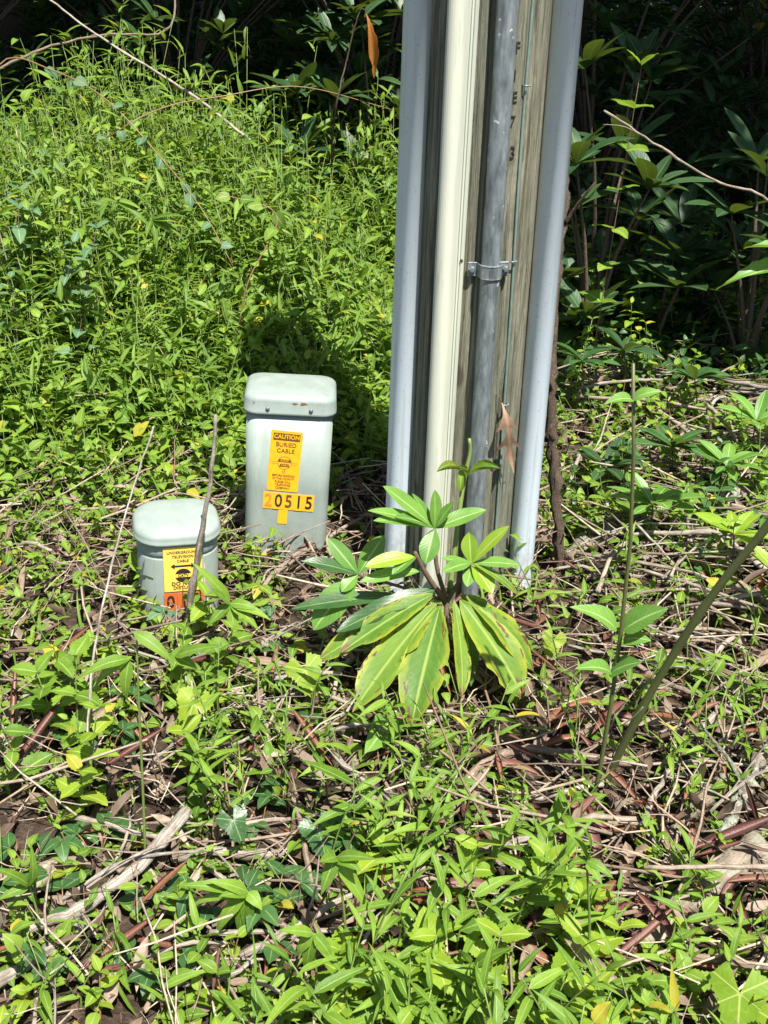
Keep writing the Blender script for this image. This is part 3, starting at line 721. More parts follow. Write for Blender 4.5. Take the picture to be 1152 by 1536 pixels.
stick('fallen_branch', [gp_(-25, 1512, .03), gp_(30, 1475, .03), gp_(80, 1445, .03), gp_(130, 1400, .03)], .011, .009, 'grey_wood', 'short pale grey branch at the left edge below the broken branch', 'branch', None, 9, .35)
stick('fallen_branch', [gp_(258, 1303, .02), gp_(310, 1300, .035), gp_(370, 1310, .04), gp_(440, 1295, .03), gp_(525, 1262, .02)], .007, .010, 'grey_wood', 'grey level branch crossing the lower middle behind the narrow leaves', 'branch', None, 9, .35)
stick('fallen_branch', [gp_(-30, 1415, .015), gp_(40, 1350, .02), gp_(100, 1298, .02), gp_(145, 1245, .02)], .022, .015, 'stick', 'thick brown half rotten branch at the lower left edge', 'branch', None, 9, .4)
stick('fallen_branch', [gp_(-20, 1150, .01), gp_(40, 1120, .02), gp_(110, 1075, .02)], .007, .005, 'grey_wood', 'thin grey branch at the left edge above the red leaf curls', 'branch')
stick('log', [gp_(960, 1432, .02), gp_(1010, 1392, .035), gp_(1075, 1340, .04), gp_(1130, 1300, .04)], .023, .027, 'log', 'short thick grey log lying in the lower right', 'log', None, 14, .25)
stick('log', [gp_(985, 1275, .0), gp_(1040, 1225, .015), gp_(1085, 1180, .02)], .013, .015, 'log', 'thick brown log behind the short grey log', 'log', None, 12, .3)
stick('fallen_branch', [gp_(668, 1232, .03), gp_(710, 1190, .05), gp_(770, 1163, .06), gp_(850, 1166, .06), gp_(955, 1180, .05)], .009, .007, 'stick', 'long curved brown branch below and right of the young rhododendron', 'branch', None, 9, .3)
stick('fallen_branch', [gp_(945, 1411, .16), gp_(1050, 1411, .16), gp_(1200, 1409, .16)], .0035, .0045, 'stick', 'straight brown twig running level over the short grey log', 'branch')
stick('lichen_branch', [gp_(1080, 1290, .03), gp_(1100, 1235, .06), gp_(1135, 1180, .08), gp_(1200, 1120, .08)], .008, .010, 'lichen', 'branch crusted with pale lichen at the right edge', 'branch', None, 14, 1.6, 4, 3, 60)
stick('fallen_branch', [gp_(1035, 1000, .02), gp_(1085, 1045, .04), gp_(1120, 1075, .04), gp_(1180, 1110, .04)], .012, .015, 'grey_wood', 'smooth pale branch slanting down to the right edge', 'branch', None, 9, .3)
stick('fallen_branch', [gp_(1020, 1125, .01), gp_(1060, 1100, .03), gp_(1095, 1080, .04)], .010, .009, 'grey_wood', 'short striped pale branch under the smooth pale branch', 'branch', None, 9, .3)
stick('fallen_branch', [gp_(780, 882, .02), gp_(850, 876, .05), gp_(905, 884, .05), gp_(960, 880, .03)], .005, .004, 'grey_wood', 'thin white stick lying level at the foot of the right conduit', 'branch', None, 8, .4, 1)
stick('fallen_branch', [gp_(870, 815, .03), gp_(960, 840, .08), gp_(1060, 850, .10), gp_(1110, 870, .08), gp_(1190, 920, .05)], .006, .007, 'grey_wood', 'long grey twig bending down to the right edge beyond the diagonal stem', 'branch', None, 8, .4, 3, 5)
stick('log', [gp_(845, 850, .0), gp_(900, 815, .02), gp_(960, 790, .03), gp_(1040, 765, .03), gp_(1150, 745, .03)], .026, .022, 'lichen', 'mossy log lying right of the pole behind the twigs', 'log', None, 12, .5)
stick('fallen_branch', [gp_(890, 690, .04), gp_(900, 745, .05), gp_(915, 800, .03)], .006, .005, 'lichen', 'crooked lichen covered twig right of the dark vine trunk', 'branch', None, 8, .6, 2, 3)
stick('fallen_branch', [gp_(975, 640, .06), gp_(1010, 665, .07), gp_(1045, 690, .06)], .006, .007, 'grey_wood', 'short straight grey stick right of the pole in the sticks', 'branch')
stick('fallen_branch', [gp_(990, 560, .08), gp_(1060, 605, .10), gp_(1160, 625, .10)], .006, .008, 'grey_wood', 'grey branch running to the right edge above the red curled leaf', 'branch', None, 8, .4, 2, 9)
stick('fallen_branch', [gp_(935, 415, .1), gp_(1000, 455, .12), gp_(1060, 490, .1), gp_(1090, 530, .05)], .006, .004, 'stick', 'thin twig arching at the edge of the shade right of the pole', 'branch', None, 8, .4, 2, 11)
stick('fallen_branch', [gp_(400, 994, .03), gp_(470, 992, .04), gp_(545, 994, .03)], .004, .0035, 'grey_wood', 'thin straight pale stick left of the spreading rhododendron leaves', 'branch')
stick('fallen_branch', [gp_(365, 1080, .02), gp_(410, 1088, .035), gp_(435, 1108, .02)], .006, .006, 'grey_wood', 'small bent pale stick below the lobed leaf', 'branch')
stick('fallen_branch', [gp_(395, 1120, .02), gp_(470, 1118, .03), gp_(560, 1112, .03)], .006, .004, 'stick', 'thin brown level stick under the young rhododendron', 'branch')
stick('fallen_branch', [gp_(700, 1270, .03), gp_(745, 1320, .04), gp_(790, 1362, .04)], .004, .004, 'grey_wood', 'thin grey stick slanting down among the foreground weeds', 'branch')
# dark woody vine beside the right conduit
f1 = Vector((cR.x + .047, cR.y + .075, 0)); f1.z = tz(f1.x, f1.y)
top = P(826, 470, f1.y); vp = [f1 - Vector((0, 0, .03)), P(838, 850, f1.y), P(832, 720, f1.y), P(827, 600, f1.y), P(829, 470, f1.y + .03), P(846, 300, f1.y + .09), P(850, 150, f1.y + .15), P(866, -150, f1.y + .2), P(870, -600, f1.y + .2)]
stick('vine_trunk', vp, .014, .007, 'dark_bark', 'dark rough vine trunk climbing right behind the right conduit', 'vine', None, 14, .9, 3, 2, 90)
# thin grey leaning stalk on the left
f1 = G(128, 1190); stick('dead_stalk', [f1, P(140, 985, f1.y + .12), P(180, 800, f1.y + .3), P(230, 640, f1.y + .42)], .0028, .0018, 'grey_wood', 'very thin long pale stalk leaning past the left side of the short pedestal', 'stalk')
f1 = G(820, 1010)
# dead branches at the top left and the long stem at the top right
stick('dead_branch', [P(40, -30, 4.6), P(130, 42, 4.55), P(235, 108, 4.5), P(310, 158, 4.45), P(380, 215, 4.4)], .0032, .006, 'stick', 'bare pale dead branch slanting above the weeds at upper left', 'branch', None, 8, .3, 3, 4)
stick('dead_branch', [P(-60, 135, 4.5), P(60, 75, 4.6), P(160, 52, 4.7), P(240, 50, 4.75), P(262, 15, 4.8), P(255, -60, 4.9)], .005, .004, 'stick', 'thin dead twig arching across the dark upper left', 'branch')
f1 = G(1290, 620); stick('dead_branch', [f1, P(1180, 335, f1.y - .3), P(1060, 265, f1.y - .35), P(905, 165, f1.y - .4)], .0042, .003, 'stick', 'long thin dead stem slanting out of the dark at upper right', 'branch', None, 8, .2, 1, 8)

# many further sticks lying on the litter
def zone(px, py):
    if px < 560 and py > 1180: return 'in the lower left', 'lower left'
    if px < 340 and py > 600: return 'on the ground left of the short pedestal', 'left of the pedestals'
    if px < 620 and py > 780: return 'between the pedestals and the young rhododendron', 'by the pedestals'
    if px >= 560 and py > 1180: return 'in the lower right', 'lower right'
    if px > 800 and py > 860: return 'right of the young rhododendron', 'right of the rhododendron'
    return 'in the tangle right of the pole', 'right of the pole'
rs = random.Random(21)
for (x0, x1, y0, y1, nn, L0, L1) in ((830, 1150, 440, 860, 46, .12, .42), (800, 1150, 880, 1180, 34, .1, .34), (560, 1150, 1080, 1500, 36, .1, .3), (0, 480, 1060, 1500, 34, .1, .3), (0, 340, 700, 1060, 14, .08, .22), (350, 640, 820, 1180, 30, .08, .24), (835, 1150, 440, 1000, 60, .2, .55)):
    for i in range(nn):
        px, py = rs.uniform(x0, x1), rs.uniform(y0, y1); p = G(px, py); L = rs.uniform(L0, L1); a = rs.gauss(0, .8)
        d = Vector((math.cos(a), math.sin(a), 0)); up_ = 2.6 if nn == 60 else 1; h = rs.uniform(.012, .05) * up_; e = p + d * L; e.z = tz(e.x, e.y) + rs.uniform(.005, .09) * (1 if up_ == 1 else 1.5); p.z += h
        md = (p + e) / 2 + Vector((rs.uniform(-.02, .02), rs.uniform(-.02, .02), rs.uniform(0, .03))); md.z = max(md.z, tz(md.x, md.y) + .01)
        z, g = zone(px, py); mk = rs.choice(('stick', 'stick', 'grey_wood')); r_ = rs.choice((.0022, .0028, .0035, .005, .0065)); tg = rs.choice((0, 0, 0, 1, 2))
        stick('fallen_twig', [p, md, e], r_, r_ * .7, mk, ('long ' if L > .26 else 'short ' if L < .15 else '') + ('stout ' if r_ > .004 else 'thin ') + ('grey' if mk == 'grey_wood' else 'brown') + (' forked' if tg else '') + ' twig lying loose ' + z, 'twig', 'loose twigs ' + g, 6, .25, tg, i, 9)

# curled red-brown dead leaves
curl = []
for s in range(4):
    g = make_leaf('rhodo', 10, 3, (.25, -.3, .5, -.15)[s], .4, .06, 0, 0, s, .13, roll=(1.9, 2.3, 1.5, 2.6)[s]); curl.append(new_mesh('dead_leaf', g[0], g[1], M['dead_red'], g[2]))
def dead_leaf(p, d, L, label, group, up=Vector((0, 0, 1)), s=0, W=None):
    o = link('dead_leaf', curl[s % 4]); o.matrix_world = frame(p, d, up, L, W or L); return tag(o, label, 'dead leaf', group)
specs = [((338, 1030), (328, 1110), .11), ((20, 1185), (95, 1120), .13), ((905, 1010), (915, 930), .1), ((880, 890), (835, 884), .07), ((1050, 720), (1150, 660), .17), ((745, 1140), (790, 1190), .09), ((850, 1385), (870, 1270), .12),
         ((775, 1415), (850, 1450), .09), ((955, 1240), (905, 1200), .09), ((1020, 1310), (1150, 1290), .14), ((590, 1310), (570, 1400), .1), ((985, 520), (985, 470), .08), ((820, 990), (835, 1040), .09), ((700, 1220), (690, 1290), .1), ((270, 1180), (290, 1100), .12)]
for i, (a, b_, L) in enumerate(specs):
    pa, pb = G(*a), G(*b_); pa.z += .05; pb.z += .08; z, g = zone(*a)
    dead_leaf(pa, pb - pa, L * 1.2, 'long curled reddish brown dead leaf ' + z, 'large curled dead leaves ' + g, s=i)
for i in range(190):
    px, py = (rs.uniform(0, 1150) if i % 2 else rs.uniform(640, 1150)), rs.uniform(860, 1530)
    if py < 1000 and px < 560: continue
    p = G(px, py); a = rs.uniform(0, 6.28); p.z += rs.uniform(.02, .07); z, g = zone(px, py)
    L = rs.uniform(.06, .145); dv = Vector((math.cos(a), math.sin(a), rs.uniform(-.3, .5)))
    sz = 'big' if L > .115 else 'small' if L < .085 else 'middling'; ps = ' tipped upright' if dv.z > .25 else ' lying flat' if dv.z < 0 else ' lying loose'
    dead_leaf(p, dv, L, sz + ' curled brown dead leaf' + ps + ' ' + z + ('' if len(z.split()) > 6 else ', pointing away' if dv.y > 0 else ', pointing nearer'), 'loose curled dead leaves ' + g, s=i)

# dry oak leaf hung on the ground wire staple
half = [(.012, 0), (.03, .08), (.06, .15), (.17, .25), (.27, .36), (.15, .32), (.07, .32), (.055, .38), (.10, .46), (.24, .58), (.34, .70), (.19, .60), (.085, .56), (.06, .62), (.12, .74), (.13, .80), (.055, .74), (.035, .86), (.0, 1.0)]
from mathutils.geometry import tessellate_polygon
ol = [(x, y) for x, y in half] + [(-x * .8, y + (.03 if x > .1 else 0)) for x, y in reversed(half[:-1])]
V = [(x, y, -2.2 * x * x + .07 * math.sin(y * 6) + .6 * abs(x)) for x, y in ol]; UV = [(.5 + x, y) for x, y in ol]
Fc = [tuple(t) for t in tessellate_polygon([[Vector((x, y, 0)) for x, y in ol]])]
oy = on_pole(R(36), .5, .0).y
oa = P(753, 604, oy - .024); ob_ = P(772, 712, oy - .045)
L = (ob_ - oa).length
oak = empty('oak_leaf', oa, 'dry brown lobed oak leaf hanging on the wire near the pole foot', 'dead leaf')
mw = frame(Vector((0, 0, 0)), ob_ - oa, Vector((.15, -1, .35)), L, L * .64); link('blade', new_mesh('blade', V, Fc, M['oak'], UV), oak, mw)
V, Fc = tube(smooth_path([Vector((0, 0, 0)), P(750, 596, oy - .022) - oa, P(745, 590, oy - .012) - oa], 8), .0012, 6); link('stalk', new_mesh('stalk', V, Fc, M['brown_stem']), oak)
# orange dead leaf hanging in the dark at the top
oa, ob_ = P(549, 18, 4.3), P(568, 124, 4.3); me = make_leaf('rhodo', 14, 2, .3, 1.3, .4, 0, 2, 5, .075); o = link('hanging_leaf', new_mesh('hanging_leaf', me[0], me[1], M['orange'], me[2])); o.matrix_world = frame(oa, ob_ - oa, Vector((.5, -1, 0)), (ob_ - oa).length)
stick('dead_branch', [G(495, 330), P(500, 190, 4.3), P(520, 90, 4.3), P(538, 20, 4.3), P(549, 14, 4.3)], .004, .0015, 'dark_bark', 'thin dark upright twig that carries the orange dry leaf', 'branch')
tag(o, 'orange dry leaf hanging in the dark above the weeds left of the pole', 'dead leaf')

# ================================================================== CENTRAL YOUNG RHODODENDRON
base = G(668, 1022); yb = base.y
rho = empty('young_rhododendron', base, 'young rhododendron with big yellow edged lower leaves in front of the pole', 'shrub')
def loc(px, py, y): return P(px, py, y) - base
Y0 = yb + .03
stems = [([Vector((0, 0, -.02)), loc(668, 940, yb + .01), loc(669, 900, Y0), loc(655, 850, Y0 + .01), loc(652, 795, Y0 + .02)], .0065, .004, 'brown_stem'),
         ([loc(669, 905, Y0), loc(690, 870, Y0 - .005), loc(707, 846, Y0 - .01)], .0055, .0035, 'brown_stem'),
         ([loc(669, 905, Y0), loc(640, 862, Y0 - .02), loc(622, 828, Y0 - .03)], .007, .004, 'brown_stem'),
         ([loc(664, 900, Y0), loc(600, 880, Y0 - .01), loc(537, 862, Y0 + .0)], .004, .003, 'brown_stem'),
         ([loc(674, 890, Y0 + .02), loc(680, 840, Y0 + .04), loc(690, 760, Y0 + .07), loc(697, 715, Y0 + .09), loc(705, 680, Y0 + .10), loc(704, 658, Y0 + .10)], .0065, .0035, 'stem')]
for p_, r0, r1, mk in stems:
    path = smooth_path(p_, 14); V, Fc = tube(path, [r0 + (r1 - r0) * i / 13 for i in range(14)], 9, .15); link('stem', new_mesh('stem', V, Fc, M[mk]), rho)
def rleaf(b0, t0, wpx, y0, y1, matk, droop=.2, tiltx=0., bites=0, seed=0, wave=.06, up=None, roll=0.):
    pb, pt = P(b0[0], b0[1], y0), P(t0[0], t0[1], y1); L = (pt - pb).length; W = wpx / scale_at((pb + pt) / 2)
    g = make_leaf('rhodo', 18, 3, droop, .22, wave, 0, bites, seed, .55 * W / L, roll, True)
    o = link('leaf', new_mesh('leaf', g[0], g[1], M[matk], g[2]), rho)
    view = (CAM - (pb + pt) / 2).normalized(); u_ = up or (view * .5 + Vector((tiltx * 1.6, 0, .85)))
    o.matrix_local = frame(pb - base, pt - pb, u_, L); return o
A, B_, C_ = (652, 793), (707, 845), (537, 862)
YA, YB, YC = Y0 + .02, Y0 - .01, Y0
young = [(A, (574, 729), 26, YA, YA - .02, 'rhodo_young', .15), (A, (551, 766), 22, YA, YA - .05, 'rhodo_young', .3), (A, (560, 781), 20, YA, YA - .06, 'rhodo_young', .35), (A, (592, 775), 22, YA, YA - .05, 'rhodo_young', .3),
         (A, (652, 735), 20, YA, YA + .01, 'rhodo_young', .1), (A, (682, 753), 20, YA, YA - .01, 'rhodo_young', .1), (A, (729, 765), 26, YA, YA + .02, 'rhodo_young', .2), (A, (638, 846), 28, YA, YA - .05, 'rhodo_young', .3), (A, (618, 740), 16, YA, YA + .02, 'rhodo_young', .1),
         (B_, (764, 789), 22, YB, YB, 'rhodo_lime', .15), (B_, (704, 798), 24, YB, YB + .03, 'rhodo_lime', .1), (B_, (780, 848), 20, YB, YB - .03, 'rhodo_young', .25), (B_, (738, 891), 30, YB, YB - .05, 'rhodo_lime', .3), (B_, (661, 838), 14, YB, YB - .02, 'rhodo_young', .2),
         (B_, (778, 893), 13, YB - .01, YB - .04, 'rhodo_old', .5), (B_, (664, 858), 20, YB, YB - .06, 'rhodo_young', .3), ((707, 852), (700, 880), 18, YB, YB - .05, 'rhodo_young', .3),
         (C_, (491, 806), 24, YC, YC + .03, 'rhodo_young', .15), (C_, (576, 803), 28, YC, YC + .04, 'rhodo_young', .15), (C_, (453, 842), 22, YC, YC - .02, 'deep', .3), (C_, (512, 888), 20, YC, YC - .03, 'rhodo_young', .3), (C_, (470, 945), 44, YC, YC - .06, 'rhodo_young', .2),
         ((625, 835), (548, 850), 24, Y0 - .03, Y0 - .06, 'rhodo_lime', .25), ((633, 856), (540, 872), 20, Y0 - .02, Y0 - .06, 'rhodo_young', .25), ((625, 835), (588, 862), 18, Y0 - .03, Y0 - .07, 'rhodo_young', .3),
         ((610, 895), (436, 914), 26, Y0 - .02, Y0 - .05, 'deep', .25)]  # this shaded leaf has its shade put into the colour as deep green
for i, a in enumerate(young): rleaf(*a, seed=i, tiltx=rs.uniform(-.25, .25))
old = [((655, 895), (478, 990), 52, Y0 - .02, Y0 - .11, 'rhodo_old', .25, .15, 0, 3), ((658, 882), (505, 948), 38, Y0 - .01, Y0 - .10, 'deep', .25, .2, 0, 4), ((652, 890), (510, 980), 50, Y0 - .03, Y0 - .15, 'rhodo_old', .2, 0, 2, 5), ((655, 905), (528, 1070), 64, Y0 - .04, Y0 - .16, 'rhodo_old', .22, -.1, 2, 6),  # deep green on the second leaf stands in for the shade over it
       ((660, 910), (616, 1092), 72, Y0 - .05, Y0 - .17, 'rhodo_old', .25, 0, 1, 7), ((680, 900), (693, 1045), 34, Y0 - .04, Y0 - .14, 'rhodo_old', .25, .5, 1, 8), ((690, 900), (786, 1048), 74, Y0 - .04, Y0 - .15, 'rhodo_old', .28, .1, 0, 9), ((700, 893), (802, 1010), 60, Y0 - .03, Y0 - .10, 'rhodo_old', .3, .35, 0, 10),
       ((690, 900), (706, 1030), 34, Y0 + .0, Y0 - .07, 'deep', .3, .3, 0, 11), ((640, 900), (620, 930), 30, Y0 - .01, Y0 - .07, 'rhodo_young', .3, 0, 0, 12), ((690, 893), (745, 930), 30, Y0 - .01, Y0 - .06, 'rhodo_old', .3, 0, 0, 14), ((612, 1055), (548, 1130), 50, Y0 - .10, Y0 - .16, 'rhodo_young', .35, .2, 0, 13)]
for a in old:
    b0, t0, wpx, y0, y1, mk, dr, tx, bi, sd_ = a; wpx *= .88; y1 = min(y1, G(*t0).y - .09); bi += 1; rleaf(b0, t0, wpx, y0, y1, mk, dr, tx, bi, sd_, wave=.14)
# shrivelled young leaves round the bud
for i, (b0, t0, w_) in enumerate((((692, 706), (655, 708), 26), ((693, 700), (690, 738), 26), ((703, 713), (751, 703), 28), ((697, 716), (686, 700), 18))):
    o = rleaf(b0, t0, w_, Y0 + .09, Y0 + .07, 'rhodo_old', .75, .3 * (i - 1), 2, 30 + i, .5, roll=1.9); o.name = 'shrivelled_leaf'

# ================================================================== WEEDS AS INDIVIDUALS
def build_plant(name, base, stems, leaves, stem_mat_, label, cat, group):
    """stems: [(points local, r0, r1)], leaves: [(kind, mat, pos, dir, up, L, Wf)]"""
    e = empty(name, base, label, cat, group)
    V, Fc = multi_tube([(smooth_path(p, 8 if len(p) > 2 else 4), list(np.linspace(r0, r1, 8 if len(p) > 2 else 4))) for p, r0, r1 in stems], 5)
    link('stem', new_mesh('stem', V, Fc, M[stem_mat_]), e)
    for kind, mk, p, d, up, L, wf in leaves:
        link('leaf', rng.choice(leaf_meshes(kind, mk)), e, frame(p, d, up, L, L * wf))
    return e
def rdir(a, el): return Vector((math.cos(a) * math.cos(el), math.sin(a) * math.cos(el), math.sin(el)))
def lance_plant(h, nl, Ll, mk='weed', kind='lance', lean=.3, wf=(.62, 1.05)):
    a = rng.uniform(0, 6.28); tip = Vector((math.cos(a) * lean * h, math.sin(a) * lean * h, h)); mid = tip * .5 + Vector((-math.cos(a), -math.sin(a), 0)) * h * .08
    path = smooth_path([Vector((0, 0, -.01)), mid, tip], 20); lv = []; a0 = rng.uniform(0, 6.28)
    for i in range(nl):
        t = .25 + .75 * i / max(1, nl - 1); p = path[min(19, int(t * 19))]; an = a0 + (i % 2) * math.pi + rng.gauss(0, .5)
        lv.append((kind, mk, p, rdir(an, rng.uniform(.05, .75) if i < nl - 1 else 1.0), Vector((rng.gauss(0, .25), rng.gauss(0, .25), 1)), Ll * rng.uniform(.7, 1.15) * (1.0 if .3 < t < .9 else .8), rng.uniform(*wf)))
    return [([Vector((0, 0, -.01)), mid, tip], .0022, .0011)], lv
def pair_plant(h, npair, Ll, mk='ovate', kind='ovate', lean=.25):
    a = rng.uniform(0, 6.28); tip = Vector((math.cos(a) * lean * h, math.sin(a) * lean * h, h)); mid = tip * .5; lv = []; a0 = rng.uniform(0, 6.28)
    for i in range(npair):
        t = .35 + .65 * i / max(1, npair - 1); p = tip * t; an = a0 + (i % 2) * math.pi / 2 + rng.gauss(0, .2); L = Ll * rng.uniform(.75, 1.1) * (1.1 - .35 * (i == npair - 1))
        for s in (0, math.pi):
            lv.append((kind, mk, p, rdir(an + s + rng.gauss(0, .15), rng.uniform(-.1, .5) + (.4 if i == npair - 1 else 0)), Vector((rng.gauss(0, .2), rng.gauss(0, .2), 1)), L, rng.uniform(.85, 1.2)))
    return [([Vector((0, 0, -.01)), mid, tip], .0020, .0010)], lv
def whorl_plant(h, nl, Ll, mk='rhodo_lime', kind='rhodo'):
    tip = Vector((rng.gauss(0, .15) * h, rng.gauss(0, .15) * h, h)); lv = []
    for i in range(nl):
        lv.append((kind, mk, tip, rdir(i * 2.4 + rng.gauss(0, .2), rng.uniform(.0, .8)), Vector((0, 0, 1)), Ll * rng.uniform(.75, 1.1), rng.uniform(.9, 1.2)))
    return [([Vector((0, 0, -.01)), tip * .5 + Vector((.01, 0, 0)), tip], .003, .002)], lv
def tri_plant(h, n, Ll, mk='deep', kind='ovate'):
    lv = []; st = []
    for i in range(n):
        a = rng.uniform(0, 6.28); tip = Vector((math.cos(a) * h * .6, math.sin(a) * h * .6, h * rng.uniform(.5, 1))); st.append(([Vector((0, 0, -.01)), tip * .6 + Vector((0, 0, h * .15)), tip], .0015, .0009))
        for q in (-1.1, 0, 1.1): lv.append((kind, mk, tip, rdir(a + q, rng.uniform(-.2, .3)), Vector((0, 0, 1)), Ll * rng.uniform(.8, 1.1), 1.1))
    return st, lv
count = {}
def add(what, px, py, label, group, **kw):
    count[what] = count.get(what, 0) + 1; b_ = G(px, py)
    if what == 'lance': s, l = lance_plant(**kw); build_plant('narrow_leaved_weed', b_, s, l, 'stem', label, 'weed', group)
    elif what == 'pair': s, l = pair_plant(**kw); build_plant('broad_leaved_seedling', b_, s, l, 'red_stem', label, 'seedling', group)
    elif what == 'shoot': s, l = pair_plant(**kw); build_plant('leafy_shoot', b_, s, l, 'stem', label, 'shoot', group)
    elif what == 'tooth': s, l = pair_plant(**kw); build_plant('toothed_weed', b_, s, l, 'stem', label, 'weed', group)
    elif what == 'whorl': s, l = whorl_plant(**kw); build_plant('rhododendron_seedling', b_, s, l, 'brown_stem', label, 'seedling', group)
    elif what == 'tri': s, l = tri_plant(**kw); build_plant('creeper_sprig', b_, s, l, 'red_stem', label, 'creeper', group)
def many(kind, n, x0, x1, y0, y1, label, group, par, avoid=None):
    for _ in range(n):
        px, py = rng.uniform(x0, x1), rng.uniform(y0, y1)
        if avoid and avoid(px, py): continue
        pr = par(); hh = pr.get('h', .1); sz = 'low' if hh < .07 else ('tall' if hh > .15 else 'middling'); fx = (px - x0) / (x1 - x0)
        add(kind, px, py, sz + ' ' + label + (', further left' if fx < .33 else ', further right' if fx > .67 else ', midway'), group, **pr)
U = rng.uniform
# dense foreground patch, bottom centre
many('lance', 62, 500, 850, 1280, 1760, 'narrow leaved bright green weed in the dense patch at bottom centre', 'narrow leaved weeds at bottom centre', lambda: dict(h=U(.10, .25), nl=rng.randint(7, 12), Ll=U(.06, .105)))
many('tooth', 20, 470, 900, 1300, 1740, 'lime green weed with broad pointed leaves at bottom centre', 'broad leaved lime weeds at bottom centre', lambda: dict(h=U(.08, .16), npair=rng.randint(2, 4), Ll=U(.05, .075), mk='lime', kind='tooth'))
many('lance', 34, 820, 1160, 1300, 1720, 'narrow leaved green weed among the logs at lower right', 'narrow leaved weeds at lower right', lambda: dict(h=U(.07, .15), nl=rng.randint(5, 8), Ll=U(.04, .075)))
many('tooth', 18, 820, 1160, 1420, 1720, 'broad leaved weed with pointed leaves in the lower right corner', 'broad leaved weeds at lower right', lambda: dict(h=U(.06, .13), npair=rng.randint(2, 3), Ll=U(.045, .075), mk=rng.choice(('lime', 'ovate')), kind='tooth'))
many('pair', 38, 680, 1150, 1200, 1440, 'small seedling with paired oval leaves under the diagonal stem', 'small seedlings at right', lambda: dict(h=U(.03, .08), npair=rng.randint(2, 3), Ll=U(.022, .04)))
many('lance', 22, 540, 800, 1130, 1290, 'slender narrow leaved weed just below the big yellow edged leaves', 'slender weeds below the rhododendron', lambda: dict(h=U(.07, .13), nl=rng.randint(5, 8), Ll=U(.045, .07)))
many('lance', 30, 300, 900, 1060, 1330, 'thin sprig rising from the brown litter across the middle', 'thin sprigs across the middle', lambda: dict(h=U(.10, .24), nl=rng.randint(6, 10), Ll=U(.045, .08)))
many('shoot', 70, 835, 1170, 400, 600, 'leafy shoot at the sunlit thicket edge right of the pole', 'leafy shoots right of the pole', lambda: dict(h=U(.14, .36), npair=rng.randint(4, 6), Ll=U(.04, .065), mk=rng.choice(('ovate', 'weed', 'ovate', 'lime'))))
many('shoot', 26, -10, 360, 640, 780, 'leafy shoot between the weed bank and the short pedestal', 'leafy shoots left of the tall pedestal', lambda: dict(h=U(.10, .22), npair=rng.randint(3, 5), Ll=U(.035, .06), mk=rng.choice(('ovate', 'weed', 'lime'))))
many('shoot', 12, 500, 570, 640, 760, 'leafy shoot in the gap between the tall pedestal and the pole', 'shoots between pedestal and pole', lambda: dict(h=U(.08, .2), npair=rng.randint(3, 5), Ll=U(.03, .05), mk='ovate'))
# lower left
many('lance', 24, -10, 470, 1440, 1740, 'narrow leaved green weed near the bottom left corner', 'narrow leaved weeds at bottom left', lambda: dict(h=U(.06, .13), nl=rng.randint(5, 8), Ll=U(.05, .085)))
many('pair', 36, -10, 520, 1450, 1700, 'broad leaved lime seedling near the bottom left corner', 'lime seedlings at bottom left', lambda: dict(h=U(.04, .09), npair=rng.randint(2, 3), Ll=U(.035, .055), mk=rng.choice(('lime', 'ovate'))))
many('pair', 40, -10, 480, 1090, 1420, 'small green seedling on the open litter at left', 'small seedlings on the litter at left', lambda: dict(h=U(.03, .09), npair=rng.randint(2, 3), Ll=U(.025, .045)))
many('tri', 26, 0, 560, 1080, 1480, 'dark three leaved creeper sprig on the litter at left', 'dark creepers at left', lambda: dict(h=U(.04, .08), n=rng.randint(2, 3), Ll=U(.035, .055)))
many('tooth', 16, -10, 330, 900, 1250, 'sapling with broad pointed leaves standing left of centre', 'broad leaved saplings at left', lambda: dict(h=U(.12, .24), npair=rng.randint(3, 4), Ll=U(.05, .075), mk=rng.choice(('ovate', 'weed', 'lime')), kind='tooth'))
# middle left
many('pair', 70, -10, 340, 740, 1110, 'small bright seedling left of the short pedestal', 'seedlings left of the pedestals', lambda: dict(h=U(.04, .11), npair=rng.randint(2, 4), Ll=U(.028, .05), mk=rng.choice(('ovate', 'lime', 'ovate', 'weed'))))
many('lance', 36, -10, 560, 940, 1170, 'narrow leaved weed in front of the pedestals', 'narrow leaved weeds in front of the pedestals', lambda: dict(h=U(.05, .13), nl=rng.randint(4, 7), Ll=U(.04, .075)), avoid=lambda x, y: 340 < x < 560 and rng.random() < .4)
many('tri', 12, 200, 440, 880, 1040, 'green three leaved creeper sprig at the foot of the pedestals', 'creepers at the pedestals', lambda: dict(h=U(.05, .1), n=2, Ll=U(.03, .05), mk=rng.choice(('ovate', 'deep', 'blue'))))
many('pair', 10, 325, 400, 850, 880, 'thin seedling between the two pedestals', 'seedlings between the pedestals', lambda: dict(h=U(.05, .13), npair=3, Ll=U(.02, .035)))
